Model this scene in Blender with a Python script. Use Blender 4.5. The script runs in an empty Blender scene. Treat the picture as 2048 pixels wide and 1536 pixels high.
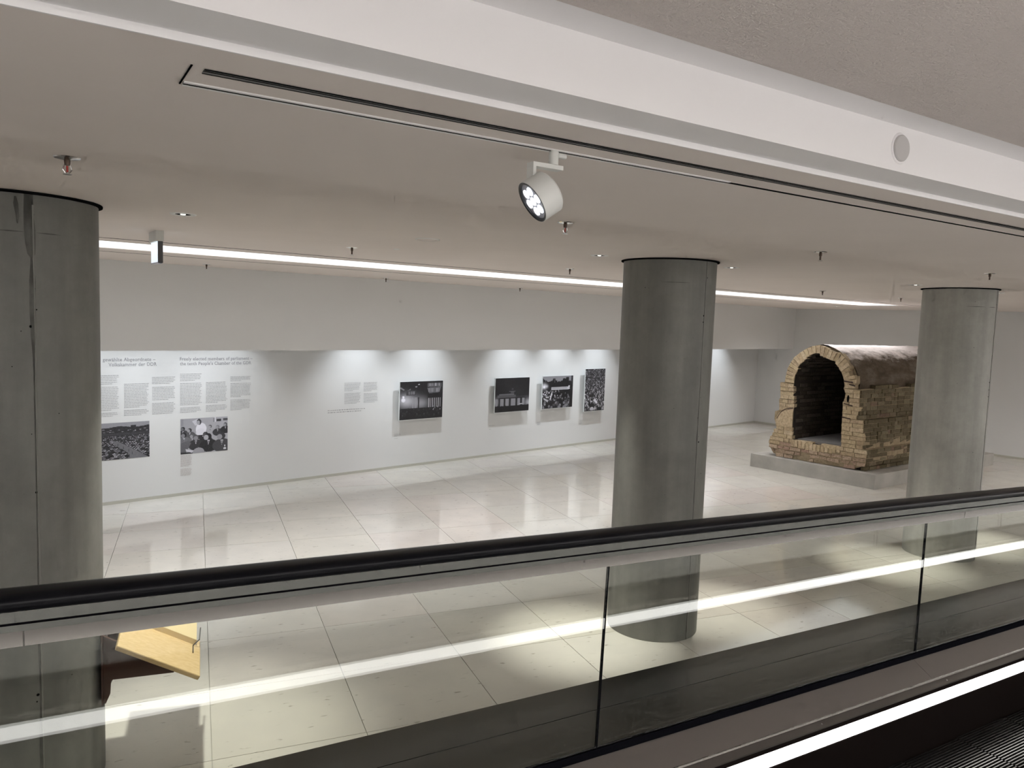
import bpy, bmesh, math, random
import numpy as np
from mathutils import Matrix, Vector

random.seed(7)
RNG = np.random.default_rng(11)
SC = bpy.context.scene
COL = SC.collection

# ------------------------------------------------------------------ camera
H_CAM = 2.8
cam_d = bpy.data.cameras.new('camera')
cam_d.sensor_width = 36.0
cam_d.lens = 1500.0 * 36.0 / 2048.0
cam_d.clip_start = 0.02
cam = bpy.data.objects.new('camera', cam_d)
COL.objects.link(cam)
_r = Vector((0.8454132, -0.53301342, 0.03425227))
_u = Vector((0.01703057, 0.09099778, 0.99570546))
_f = Vector((0.53384125, 0.84119921, -0.08600824))
cam.matrix_world = Matrix(((_r.x, _u.x, -_f.x, 0), (_r.y, _u.y, -_f.y, 0), (_r.z, _u.z, -_f.z, H_CAM), (0, 0, 0, 1)))
SC.camera = cam

# ------------------------------------------------------------------ world, exposure, large lights
wd = bpy.data.worlds.new('world'); SC.world = wd; wd.use_nodes = True
wd.node_tree.nodes['Background'].inputs[0].default_value = (0.9, 0.93, 1.0, 1)
wd.node_tree.nodes['Background'].inputs[1].default_value = 0.10
SC.view_settings.view_transform = 'Standard'
SC.view_settings.look = 'None'
SC.view_settings.exposure = 1.0
SC.view_settings.gamma = 1.0
SC.view_settings.use_curve_mapping = False
SC.cycles.use_denoising = True
SC.cycles.max_bounces = 6
SC.cycles.diffuse_bounces = 4
SC.cycles.glossy_bounces = 3
SC.cycles.use_adaptive_sampling = True
SC.cycles.adaptive_threshold = 0.08
SC.cycles.adaptive_min_samples = 12
SC.cycles.caustics_reflective = False
SC.cycles.caustics_refractive = False
SC.cycles.transparent_max_bounces = 10
SC.cycles.sample_clamp_indirect = 6.0

E_STRIP = 0.54       # luminous ceiling band
E_CORR = 6.3        # unseen band added over the corridor lane to light the fascia
E_SKIRT = 4.2       # walkway skirt lights
P_WASH = 72.0       # wall washers in the slot
P_DOWN = 250.0       # ceiling downlights
P_SPOT = 30.0       # track spotlight

P_FLOOD = 130.0      # unseen floods added to brighten the end wall
P_BAND = 76.0      # downward light of the luminous ceiling band
C_Z = 3.365         # exhibition ceiling
LAMP_COL = (0.87, 0.935, 1.0)
_l = bpy.data.lights.new('band_lamp', 'AREA'); _l.shape = 'RECTANGLE'; _l.size = 20.2; _l.size_y = 0.9
_l.energy = P_BAND; _l.color = (0.97, 0.98, 1.0); _l.spread = math.radians(95)
_o = bpy.data.objects.new('band_lamp', _l); COL.objects.link(_o)
_o.location = (5.25, 8.01 + 0.10 * 5.25, C_Z + 0.003); _o.rotation_euler = (0, 0, math.atan(0.10))

# ------------------------------------------------------------------ materials
MATS = {}
def mat(name, col=(0.8, 0.8, 0.8), rough=0.6, metal=0.0, spec=0.5, emit=0.0, ecol=None):
    m = bpy.data.materials.new(name); m.use_nodes = True
    b = m.node_tree.nodes['Principled BSDF']
    b.inputs['Base Color'].default_value = (*col, 1)
    b.inputs['Roughness'].default_value = rough
    b.inputs['Metallic'].default_value = metal
    b.inputs['Specular IOR Level'].default_value = spec
    if emit:
        b.inputs['Emission Color'].default_value = (*(ecol or col), 1)
        b.inputs['Emission Strength'].default_value = emit
    MATS[name] = m
    return m

def N(m, t, **kw):
    n = m.node_tree.nodes.new(t)
    for k, v in kw.items():
        if k in n.inputs: n.inputs[k].default_value = v
        else: setattr(n, k, v)
    return n
def LK(m, a, b): m.node_tree.links.new(a, b)
def BS(m): return m.node_tree.nodes['Principled BSDF']

def ramp(m, fac, stops):
    r = N(m, 'ShaderNodeValToRGB')
    el = r.color_ramp.elements
    while len(el) < len(stops): el.new(0.5)
    for e, (p, c) in zip(el, stops):
        e.position = p; e.color = (*c, 1)
    LK(m, fac, r.inputs[0])
    return r.outputs[0]

def coords(m, scale=(1, 1, 1), kind='Object'):
    tc = N(m, 'ShaderNodeTexCoord'); mp = N(m, 'ShaderNodeMapping')
    mp.inputs['Scale'].default_value = scale
    LK(m, tc.outputs[kind], mp.inputs[0])
    return mp.outputs[0]

def noise(m, vec, scale, detail=4, rough=0.55):
    n = N(m, 'ShaderNodeTexNoise', Scale=scale, Detail=detail, Roughness=rough)
    LK(m, vec, n.inputs['Vector'])
    return n.outputs[0]

def mix(m, fac, a, b, mode='MIX'):
    x = N(m, 'ShaderNodeMix', data_type='RGBA', blend_type=mode)
    if hasattr(fac, 'is_output'): LK(m, fac, x.inputs[0])
    else: x.inputs[0].default_value = fac
    for s, i in ((a, 6), (b, 7)):
        if hasattr(s, 'is_output'): LK(m, s, x.inputs[i])
        else: x.inputs[i].default_value = (*s, 1)
    return x.outputs[2]

def bump(m, h, strength, dist=0.01):
    b = N(m, 'ShaderNodeBump', Strength=strength, Distance=dist)
    LK(m, h, b.inputs['Height'])
    LK(m, b.outputs[0], BS(m).inputs['Normal'])

# painted plaster
m = mat('wall_paint', (0.71, 0.71, 0.705), 0.75, spec=0.3)
bump(m, noise(m, coords(m), 60), 0.05, 0.004)
m = mat('ceiling_paint', (0.79, 0.72, 0.675), 0.8, spec=0.25)
v = coords(m); LK(m, ramp(m, noise(m, v, 0.9, 5), [(0.3, (0.77, 0.70, 0.655)), (0.7, (0.81, 0.74, 0.695))]), BS(m).inputs['Base Color'])
bump(m, noise(m, v, 90, 3), 0.08, 0.004)
m = mat('textured_plaster', (0.74, 0.675, 0.64), 0.9, spec=0.2)
v = coords(m)
bump(m, noise(m, v, 95, 4, 0.7), 0.9, 0.012)
m = mat('trim_paint', (0.87, 0.85, 0.85), 0.6, spec=0.3)
bump(m, noise(m, coords(m), 25), 0.06, 0.006)
mat('dark_gap', (0.008, 0.008, 0.008), 0.9, spec=0.0)
mat('fin_grey', (0.10, 0.10, 0.105), 0.5)
mat('track_white', (0.82, 0.81, 0.79), 0.45)
mat('fixture_white', (0.70, 0.70, 0.67), 0.45)
mat('baseboard', (0.50, 0.49, 0.43), 0.5)

# floor stone
m = mat('floor_stone', (0.7, 0.68, 0.62), 0.075, spec=0.75)
v = coords(m)
oi = N(m, 'ShaderNodeObjectInfo')
tint = ramp(m, oi.outputs['Random'], [(0.0, (0.64, 0.605, 0.54)), (0.35, (0.665, 0.635, 0.575)), (0.7, (0.67, 0.635, 0.585)), (1.0, (0.67, 0.61, 0.56))])
add = N(m, 'ShaderNodeVectorMath', operation='ADD'); sc = N(m, 'ShaderNodeVectorMath', operation='SCALE')
cmb = N(m, 'ShaderNodeCombineXYZ'); LK(m, oi.outputs['Random'], cmb.inputs[0]); LK(m, oi.outputs['Random'], cmb.inputs[1])
LK(m, cmb.outputs[0], sc.inputs[0]); sc.inputs['Scale'].default_value = 37.0
LK(m, v, add.inputs[0]); LK(m, sc.outputs[0], add.inputs[1])
mp = N(m, 'ShaderNodeMapping'); mp.inputs['Scale'].default_value = (5, 14, 1); LK(m, add.outputs[0], mp.inputs[0])
cl = ramp(m, noise(m, add.outputs[0], 2.2, 5), [(0.35, (0.93, 0.93, 0.93)), (0.7, (1.02, 1.02, 1.01))])
fl = ramp(m, noise(m, mp.outputs[0], 1.9, 6, 0.62), [(0.31, (0.40, 0.39, 0.35)), (0.375, (1, 1, 1))])
c1 = mix(m, 1.0, tint, cl, 'MULTIPLY'); c2 = mix(m, 0.75, c1, fl, 'MULTIPLY')
LK(m, c2, BS(m).inputs['Base Color'])
m = mat('floor_joint', (0.42, 0.40, 0.36), 0.8)

# concrete
def concrete_mat(name, k):
    K = lambda *c: tuple(q * k for q in c)
    m = mat(name, (0.3, 0.3, 0.28), 0.55, spec=0.35)
    v1 = coords(m, (1, 1, 0.28)); v2 = coords(m, (1, 1, 1)); v3 = coords(m, (3.5, 3.5, 0.16))
    a = ramp(m, noise(m, v1, 2.4, 6, 0.6), [(0.32, K(0.165, 0.162, 0.148)), (0.5, K(0.19, 0.187, 0.171)), (0.7, K(0.222, 0.217, 0.20))])
    b = ramp(m, noise(m, v3, 2.0, 5), [(0.35, (0.88, 0.88, 0.88)), (0.62, (1.04, 1.04, 1.04))])
    c = ramp(m, noise(m, v2, 9, 6, 0.7), [(0.3, (0.9, 0.9, 0.9)), (0.7, (1.05, 1.05, 1.05))])
    d = ramp(m, noise(m, v2, 42, 2, 0.5), [(0.20, (0.45, 0.45, 0.45)), (0.26, (1, 1, 1))])
    x = mix(m, 1.0, mix(m, 1.0, a, b, 'MULTIPLY'), c, 'MULTIPLY')
    LK(m, mix(m, 0.6, x, d, 'MULTIPLY'), BS(m).inputs['Base Color'])
    bump(m, noise(m, v2, 14, 6, 0.6), 0.10, 0.01)
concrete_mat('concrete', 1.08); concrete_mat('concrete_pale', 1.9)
m = mat('concrete_stain', (0.10, 0.10, 0.09), 0.8)
v = coords(m, (1, 1, 0.5))
LK(m, ramp(m, noise(m, v, 14, 5), [(0.35, (0.075, 0.073, 0.066)), (0.65, (0.15, 0.147, 0.134))]), BS(m).inputs['Base Color'])
m = mat('concrete_ridge', (0.27, 0.265, 0.245), 0.7)
m = mat('plinth_concrete', (0.36, 0.355, 0.34), 0.6)
v = coords(m)
LK(m, ramp(m, noise(m, v, 2.6, 6), [(0.3, (0.34, 0.325, 0.295)), (0.7, (0.46, 0.44, 0.405))]), BS(m).inputs['Base Color'])
bump(m, noise(m, v, 30), 0.08)

# steel, rubber, glass
m = mat('steel', (0.20, 0.185, 0.172), 0.18, 1.0)
m = mat('steel_dark', (0.13, 0.13, 0.125), 0.20, 1.0)
m = mat('deck_steel', (0.215, 0.195, 0.18), 0.36, 1.0)
mat('rubber', (0.003, 0.003, 0.004), 0.34, spec=0.11)
mat('corridor_floor', (0.42, 0.41, 0.40), 0.5)
mat('gasket', (0.003, 0.003, 0.004), 0.6, spec=0.0)
mat('skirt_black', (0.008, 0.006, 0.0055), 0.5, spec=0.0)
m = mat('tread_metal', (0.11, 0.105, 0.10), 0.26, 0.9)
mat('skirt_light', (1, 1, 1), 0.5, emit=E_SKIRT, ecol=(1.0, 0.985, 0.96))
mat('corridor_fill', (1, 1, 1), 0.5, emit=E_CORR, ecol=(1.0, 0.97, 0.95))
mat('ceiling_light', (1, 1, 1), 0.5, emit=E_STRIP, ecol=(0.92, 0.96, 1.0))

def glass_mat(name, tint, ior):
    g = bpy.data.materials.new(name); g.use_nodes = True
    nt = g.node_tree; nt.nodes.clear()
    out = nt.nodes.new('ShaderNodeOutputMaterial'); mx = nt.nodes.new('ShaderNodeMixShader')
    fr = nt.nodes.new('ShaderNodeFresnel')
    ge = nt.nodes.new('ShaderNodeNewGeometry'); mr = nt.nodes.new('ShaderNodeMapRange')      # same reflectance on both faces of the pane
    mr.inputs['To Min'].default_value = ior; mr.inputs['To Max'].default_value = 1.0 / ior
    nt.links.new(ge.outputs['Backfacing'], mr.inputs['Value']); nt.links.new(mr.outputs[0], fr.inputs[0])
    tr = nt.nodes.new('ShaderNodeBsdfTransparent'); tr.inputs[0].default_value = (*tint, 1)
    gl = nt.nodes.new('ShaderNodeBsdfGlossy'); gl.inputs['Roughness'].default_value = 0.0
    nt.links.new(fr.outputs[0], mx.inputs[0]); nt.links.new(tr.outputs[0], mx.inputs[1]); nt.links.new(gl.outputs[0], mx.inputs[2])
    nt.links.new(mx.outputs[0], out.inputs[0]); MATS[name] = g
    return g
glass_mat('clear_glass', (0.95, 0.965, 0.945), 1.5)

# masonry
def brick_mat(name, stops, sc=26, b_str=0.5, rnd=True):
    m = mat(name, (0.5, 0.4, 0.3), 0.9, spec=0.15)
    oi = N(m, 'ShaderNodeObjectInfo'); v = coords(m)
    gg = N(m, 'ShaderNodeNewGeometry')
    base = ramp(m, oi.outputs['Random'] if rnd else gg.outputs['Random Per Island'], stops)
    geo = N(m, 'ShaderNodeNewGeometry'); pos = geo.outputs['Position']
    c = ramp(m, noise(m, pos, sc, 5, 0.65), [(0.28, (0.62, 0.60, 0.58)), (0.62, (1.06, 1.06, 1.06))])
    LK(m, mix(m, 1.0, base, c, 'MULTIPLY'), BS(m).inputs['Base Color'])
    bump(m, noise(m, pos, sc * 1.6, 5, 0.65), b_str, 0.02)
    return m
brick_mat('brick_tan', [(0.0, (0.44, 0.335, 0.215)), (0.25, (0.57, 0.45, 0.305)), (0.5, (0.50, 0.395, 0.25)), (0.8, (0.61, 0.495, 0.345)), (1.0, (0.46, 0.35, 0.235))])
brick_mat('brick_rubble', [(0.0, (0.44, 0.325, 0.235)), (0.5, (0.55, 0.42, 0.31)), (0.8, (0.47, 0.35, 0.26)), (1.0, (0.46, 0.31, 0.24))], 34, 0.9)
brick_mat('brick_side_shade', [(0.0, (0.115, 0.093, 0.055)), (0.6, (0.155, 0.126, 0.077)), (0.9, (0.235, 0.195, 0.125)), (1.0, (0.21, 0.14, 0.10))], 30, 0.7)  # darker than the front bricks: shade of the side painted into the colour
brick_mat('brick_side_shade_far', [(0.0, (0.115, 0.093, 0.055)), (0.6, (0.155, 0.126, 0.077)), (1.0, (0.235, 0.195, 0.125))], 30, 0.7, False)
brick_mat('brick_dark', [(0.0, (0.055, 0.045, 0.036)), (0.6, (0.085, 0.07, 0.056)), (1.0, (0.12, 0.105, 0.088))], 30, 0.9, False)
m = mat('mortar', (0.44, 0.36, 0.25), 0.95, spec=0.1)
geo = N(m, 'ShaderNodeNewGeometry')
LK(m, ramp(m, noise(m, geo.outputs['Position'], 16, 5), [(0.3, (0.27, 0.21, 0.135)), (0.7, (0.40, 0.32, 0.215))]), BS(m).inputs['Base Color'])
bump(m, noise(m, geo.outputs['Position'], 40, 5), 0.6, 0.02)
m = mat('inner_dark', (0.05, 0.042, 0.036), 0.95, spec=0.1)  # darker tone for the inner faces
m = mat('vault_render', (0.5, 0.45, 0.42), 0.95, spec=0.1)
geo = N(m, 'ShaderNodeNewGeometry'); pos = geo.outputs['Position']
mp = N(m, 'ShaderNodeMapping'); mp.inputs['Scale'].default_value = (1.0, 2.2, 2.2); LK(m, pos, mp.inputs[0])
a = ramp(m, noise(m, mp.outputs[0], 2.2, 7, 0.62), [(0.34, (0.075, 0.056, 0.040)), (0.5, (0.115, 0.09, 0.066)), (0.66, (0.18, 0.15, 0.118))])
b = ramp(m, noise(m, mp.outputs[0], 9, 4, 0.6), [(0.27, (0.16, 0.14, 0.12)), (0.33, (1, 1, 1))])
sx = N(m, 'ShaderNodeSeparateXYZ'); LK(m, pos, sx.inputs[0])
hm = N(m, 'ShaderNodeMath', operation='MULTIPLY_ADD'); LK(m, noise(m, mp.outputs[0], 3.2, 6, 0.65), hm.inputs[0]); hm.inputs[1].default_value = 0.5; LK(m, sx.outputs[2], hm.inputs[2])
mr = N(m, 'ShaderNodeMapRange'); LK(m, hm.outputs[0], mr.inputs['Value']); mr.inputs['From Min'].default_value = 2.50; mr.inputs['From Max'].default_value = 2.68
crown = mix(m, mr.outputs[0], a, (0.78, 0.71, 0.68))       # lit top and shaded lower vault painted into the colour
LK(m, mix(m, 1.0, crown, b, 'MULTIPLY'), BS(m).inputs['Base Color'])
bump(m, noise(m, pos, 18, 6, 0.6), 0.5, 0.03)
mat('rust_iron', (0.07, 0.045, 0.035), 0.8, 0.3)
m = mat('slab_grey', (0.22, 0.205, 0.195), 0.8)

# lectern
m = mat('birch', (0.66, 0.47, 0.24), 0.45)
v = coords(m, (2.5, 28, 28))
LK(m, ramp(m, noise(m, v, 2.0, 4), [(0.3, (0.60, 0.42, 0.20)), (0.7, (0.70, 0.52, 0.28))]), BS(m).inputs['Base Color'])
mat('book_cover', (0.72, 0.58, 0.33), 0.55)
mat('bracket_brown', (0.055, 0.022, 0.014), 0.5)
mat('print_ink', (0.13, 0.11, 0.09), 0.7)
mat('letter_grey', (0.28, 0.275, 0.30), 0.7)
mat('text_grey', (0.40, 0.40, 0.41), 0.7)
mat('caption_grey', (0.33, 0.325, 0.33), 0.7)
mat('caption_rose', (0.52, 0.47, 0.46), 0.7)
mat('panel_white', (0.82, 0.85, 0.85), 0.5)
m = mat('photo_print', (0.5, 0.5, 0.5), 0.42)
at = N(m, 'ShaderNodeAttribute', attribute_name='print'); LK(m, at.outputs['Color'], BS(m).inputs['Base Color'])
mat('chrome', (0.75, 0.75, 0.75), 0.15, 1.0)
mat('sprinkler_brown', (0.12, 0.08, 0.06), 0.4, 0.5)
mat('bulb_red', (0.5, 0.05, 0.04), 0.3)
mat('lens_off', (0.42, 0.43, 0.50), 0.3)
mat('lens_on', (1, 1, 1), 0.3, emit=1.6, ecol=(0.92, 0.96, 1.0))
mat('downlight_on', (1, 1, 1), 0.3, emit=1.2, ecol=(1, 0.98, 0.9))
mat('sign_panel', (0.8, 0.85, 0.9), 0.3, emit=0.42, ecol=(0.80, 0.90, 1.0))
mat('black_plastic', (0.01, 0.01, 0.012), 0.4)
mat('disc_grey', (0.52, 0.50, 0.49), 0.6)

# ------------------------------------------------------------------ mesh helpers
class MB:
    """collects faces of ONE part"""
    def __init__(s): s.v = []; s.f = []; s.mi = []
    def add(s, vs, fs, mi=0):
        k = len(s.v); s.v += [tuple(p) for p in vs]
        s.f += [tuple(i + k for i in f) for f in fs]; s.mi += [mi] * len(fs)
        return s
    def hexa(s, p, mi=0):   # 8 points: bottom 4 (ccw), top 4
        return s.add(p, [(3, 2, 1, 0), (4, 5, 6, 7), (0, 1, 5, 4), (1, 2, 6, 5), (2, 3, 7, 6), (3, 0, 4, 7)], mi)
    def box(s, x0, y0, z0, x1, y1, z1, mi=0):
        return s.hexa([(x0, y0, z0), (x1, y0, z0), (x1, y1, z0), (x0, y1, z0), (x0, y0, z1), (x1, y0, z1), (x1, y1, z1), (x0, y1, z1)], mi)
    def prism(s, poly, z0, z1, mi=0):   # polygon in xy
        n = len(poly)
        vs = [(x, y, z0) for x, y in poly] + [(x, y, z1) for x, y in poly]
        fs = [tuple(range(n - 1, -1, -1)), tuple(range(n, 2 * n))] + [(i, (i + 1) % n, n + (i + 1) % n, n + i) for i in range(n)]
        return s.add(vs, fs, mi)
    def sweep(s, prof, A, B, mi=0, cap=True):   # profile points mapped by functions A, B to 3d
        n = len(prof)
        vs = [A(*p) for p in prof] + [B(*p) for p in prof]
        fs = [(i, (i + 1) % n, n + (i + 1) % n, n + i) for i in range(n)]
        if cap: fs += [tuple(range(n - 1, -1, -1)), tuple(range(n, 2 * n))]
        return s.add(vs, fs, mi)
    def lathe(s, prof, c, ax=(0, 0, 1), seg=24, mi=0):   # prof: (radius, height along ax)
        ax = Vector(ax).normalized(); t = ax.orthogonal().normalized(); bt = ax.cross(t); c = Vector(c)
        vs = []; n = len(prof)
        for k in range(seg):
            a = 2 * math.pi * k / seg; d = t * math.cos(a) + bt * math.sin(a)
            for r, hh in prof: vs.append(c + d * max(r, 1e-5) + ax * hh)
        fs = []
        for k in range(seg):
            k2 = (k + 1) % seg
            for i in range(n - 1): fs.append((k * n + i, k2 * n + i, k2 * n + i + 1, k * n + i + 1))
        return s.add(vs, fs, mi)
    def tube(s, p, q, r, seg=10, mi=0):
        p, q = Vector(p), Vector(q); d = q - p
        return s.lathe([(0, 0), (r, 0), (r, d.length), (0, d.length)], p, d, seg, mi)

def obj(name, mb, mats, parent=None, smooth=False, recalc=True):
    me = bpy.data.meshes.new(name)
    me.from_pydata(mb.v, [], mb.f)
    for mm in (mats if isinstance(mats, (list, tuple)) else [mats]): me.materials.append(MATS[mm])
    if len(set(mb.mi)) > 1: me.polygons.foreach_set('material_index', mb.mi)
    if recalc:
        bm = bmesh.new(); bm.from_mesh(me); bmesh.ops.recalc_face_normals(bm, faces=bm.faces); bm.to_mesh(me); bm.free()
    if smooth: me.shade_smooth()
    o = bpy.data.objects.new(name, me); COL.objects.link(o)
    if parent: adopt(o, parent)
    return o

def adopt(o, parent):
    o.parent = parent
    p = parent; mtx = Matrix.Identity(4)
    chain = []
    while p: chain.append(p); p = p.parent
    for q in reversed(chain): mtx = mtx @ q.matrix_parent_inverse @ Matrix.Translation(q.location)
    o.matrix_parent_inverse = mtx.inverted()

def tag(o, label, cat, group=None):
    o['label'] = label; o['category'] = cat
    if group: o['group'] = group
    return o
def thing(name, loc, label, cat, group=None):
    o = bpy.data.objects.new(name, None); COL.objects.link(o); o.location = loc; o.empty_display_size = 0.1
    return tag(o, label, cat, group)
def struct(name, mb, mats, **k):
    o = obj(name, mb, mats, **k); o['kind'] = 'structure'; return o
def smooth_by_angle(o, ang=40):
    me = o.data; me.shade_smooth()
    try: me.set_sharp_from_angle(angle=math.radians(ang))
    except Exception: pass

# wall frame: s along the long wall, off toward the hall
WB = np.array([0.806, 11.76]); WD = np.array([0.98460476, 0.17479552]); WN = np.array([0.17479552, -0.98460476])
def wp(s, z, off=0.0):
    p = WB + WD * s + WN * off
    return (float(p[0]), float(p[1]), z)
def wall_box(mb, s0, s1, z0, z1, o0, o1, mi=0):
    return mb.hexa([wp(s0, z0, o0), wp(s1, z0, o0), wp(s1, z0, o1), wp(s0, z0, o1), wp(s0, z1, o0), wp(s1, z1, o0), wp(s1, z1, o1), wp(s0, z1, o1)], mi)
S_END = 17.39
X_MIN = -5.0

# ------------------------------------------------------------------ structure
# floor: slab below, limestone tiles as pieces
T_A = math.radians(9.5)
t1 = np.array([math.cos(T_A), -math.sin(T_A)]); t2 = np.array([math.sin(T_A), math.cos(T_A)])
room = [np.array(p) for p in [(X_MIN, 2.07), (19.9, 2.07), tuple(WB + WD * S_END), tuple(WB + WD * -6.0)]]
room = [np.array((X_MIN, 2.07)), np.array((19.92, 2.07)), WB + WD * S_END, WB + WD * ((X_MIN - WB[0]) / WD[0])]
fl = struct('floor', MB().prism([tuple(p) for p in room], -0.2, -0.012), 'floor_joint')
def clip(poly, a, b):
    out = []; e = b - a; nrm = np.array([-e[1], e[0]])
    for i in range(len(poly)):
        p, q = poly[i], poly[(i + 1) % len(poly)]
        dp, dq = nrm @ (p - a), nrm @ (q - a)
        if dp >= 0: out.append(p)
        if (dp >= 0) != (dq >= 0): out.append(p + (q - p) * dp / (dp - dq))
    return out
TW, TH, G = 0.965, 0.91, 0.0025
tile_me = None
cells = []
for i in range(-8, 24):
    for j in range(-1, 18):
        c0 = t1 * (0.085 + TW * i) + t2 * (4.79 + TH * (j - 3))
        full = [c0 + t1 * G + t2 * G, c0 + t1 * (TW - G) + t2 * G, c0 + t1 * (TW - G) + t2 * (TH - G), c0 + t1 * G + t2 * (TH - G)]
        poly = full
        for k in range(4):
            poly = clip(poly, room[k], room[(k + 1) % 4])
            if len(poly) < 3: break
        if len(poly) < 3: continue
        ar = 0.5 * abs(sum(poly[k][0] * poly[(k + 1) % len(poly)][1] - poly[(k + 1) % len(poly)][0] * poly[k][1] for k in range(len(poly))))
        if ar < 0.004: continue
        cen = sum(poly) / len(poly)
        # view cone of the photograph plus a wide margin
        if cen[0] < -2.2 or (cen[0] - 3.2 > cen[1] * 2.45): rank = 1e9
        else: rank = cen[0] ** 2 + cen[1] ** 2
        cells.append((rank, c0, poly, len(poly) == 4 and ar > TW * TH * 0.97))
cells.sort(key=lambda q: q[0])
rest = MB()
for k, (rank, c0, poly, full) in enumerate(cells):
    if k >= 298 or rank > 1e8:
        rest.prism([tuple(p) for p in poly], -0.018, 0.0); continue
    if full:
        if tile_me is None:
            tl = obj('tile', MB().prism([(G, G), (TW - G, G), (TW - G, TH - G), (G, TH - G)], -0.018, 0.0), 'floor_stone')
            tile_me = tl.data
        else:
            tl = bpy.data.objects.new('tile', tile_me); COL.objects.link(tl)
        tl.location = (c0[0], c0[1], 0); tl.rotation_euler = (0, 0, -T_A)
        tl.parent = fl
    else:
        obj('tile', MB().prism([tuple(p) for p in poly], -0.018, 0.0), 'floor_stone', fl)
if rest.v:
    r = obj('tiles_beyond', rest, 'floor_stone', fl); r['kind'] = 'stuff'

# long wall: recessed lower wall, upper wall standing 1.1 m proud of it with a lighting slot behind
s_w = (X_MIN - WB[0]) / WD[0]
struct('wall_far', wall_box(MB(), s_w, S_END + 0.1, -0.2, C_Z + 0.1, 0.0, -0.12), 'wall_paint')
struct('wall_far_upper', wall_box(MB(), s_w, S_END + 0.05, 2.232, C_Z, 1.10, 1.0), 'wall_paint')
struct('baseboard_far', wall_box(MB(), s_w, S_END, 0.0, 0.045, 0.004, 0.0), 'baseboard')
# end wall
E0 = WB + WD * S_END
ED = np.array([19.92, 2.07]) - E0; EL = np.linalg.norm(ED); ED = ED / EL; EN = np.array([ED[1], -ED[0]])
if EN[0] > 0: EN = -EN
def ep(s, z, off=0.0):
    p = E0 + ED * s + EN * off; return (float(p[0]), float(p[1]), z)
def end_box(mb, s0, s1, z0, z1, o0, o1):
    return mb.hexa([ep(s0, z0, o0), ep(s1, z0, o0), ep(s1, z0, o1), ep(s0, z0, o1), ep(s0, z1, o0), ep(s1, z1, o0), ep(s1, z1, o1), ep(s0, z1, o1)])
struct('wall_right', end_box(MB(), -0.1, EL + 5.2, -0.2, 3.7, 0.0, -0.12), 'wall_paint')
struct('baseboard_right', end_box(MB(), 0.01, EL, 0.0, 0.045, 0.004, 0.0), 'baseboard')
struct('wall_left', MB().box(X_MIN - 0.12, -2.8, -0.2, X_MIN, 11.0, 3.7), 'wall_paint')

# exhibition ceiling around the luminous band
SB = 0.10
def band(y0, x): return y0 + SB * x
XE = 15.55
B1, L1, L2, B2 = 7.17, 7.55, 8.47, 9.0
ce = MB()
xl, xr = X_MIN - 0.1, 21.0
ce.prism([(xl, 1.791), (xr, 1.791), (xr, band(B1, xr)), (xl, band(B1, xl))], C_Z, C_Z + 0.019)
ce.prism([(xl, band(B2, xl)), (xr, band(B2, xr)), (xr, 16.5), (xl, 16.5)], C_Z, C_Z + 0.019)
ce.prism([(XE + 0.15, band(B1, XE + 0.15)), (xr, band(B1, xr)), (xr, band(B2, xr)), (XE + 0.1, band(B2, XE + 0.1))], C_Z, C_Z + 0.019)
struct('ceiling', ce, 'ceiling_paint')
bl = thing('ceiling_light_band', (5, band(8.0, 5), C_Z), 'long white luminous band set in the grey ceiling before the far wall', 'light')
obj('housing', MB().prism([(xl, band(B1 - 0.1, xl)), (XE + 0.3, band(B1 - 0.1, XE + 0.3)), (XE + 0.3, band(B2 + 0.1, XE + 0.3)), (xl, band(B2 + 0.1, xl))], C_Z + 0.04, C_Z + 0.06), 'dark_gap', bl)
for y0, y1 in ((B1 + 0.035, L1), (L2, B2 - 0.035)):
    obj('trim_panel', MB().prism([(xl, band(y0, xl)), (XE, band(y0, XE)), (XE, band(y1, XE)), (xl, band(y1, xl))], C_Z, C_Z + 0.03), 'ceiling_paint', bl)
for y0 in (B1 + 0.004, B2 - 0.034):
    obj('shadow_gap', MB().prism([(xl, band(y0, xl)), (XE, band(y0, XE)), (XE, band(y0 + 0.03, XE)), (xl, band(y0 + 0.03, xl))], C_Z - 0.001, C_Z + 0.002), 'dark_gap', bl)
obj('diffuser', MB().prism([(xl, band(L1, xl)), (XE - 0.1, band(L1, XE - 0.1)), (XE, band(L2, XE)), (xl, band(L2, xl))], C_Z + 0.006, C_Z + 0.03), 'ceiling_light', bl)

# luminous band added out of view over the lane to brighten the fascia
b2 = thing('ceiling_light_band', (5, -1.4, 3.545), 'unseen white luminous band added over the corridor lane to light the fascia', 'light')
obj('diffuser', MB().box(xl, -1.85, 3.538, 20.0, -1.0, 3.545), 'corridor_fill', b2)
for y0, y1 in ((-1.9, -1.85), (-1.0, -0.95)):
    obj('frame', MB().box(xl, y0, 3.536, 20.0, y1, 3.545), 'track_white', b2)
# stepped edge above the walkway: lip, underside, fascia, higher ceiling
struct('trim_1', MB().box(xl, 1.785, C_Z, xr, 1.791, 3.384), 'trim_paint')                # lip
struct('trim_2', MB().box(xl, 1.62, 3.384, xr, 1.86, 3.41), 'trim_paint')              # underside
struct('trim_3', MB().box(xl, 1.62, 3.41, xr, 1.72, 3.60), 'trim_paint')                # fascia
struct('trim_4', MB().box(xl, 1.50, 3.545, xr, 1.62, 3.60), 'trim_paint')              # smooth margin
struct('ceiling_walkway', MB().box(xl, -2.9, 3.545, xr, 1.50, 3.60), 'textured_plaster')
struct('wall_behind', MB().box(xl, -2.9, -0.2, xr, -2.8, 3.6), 'wall_paint')

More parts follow.
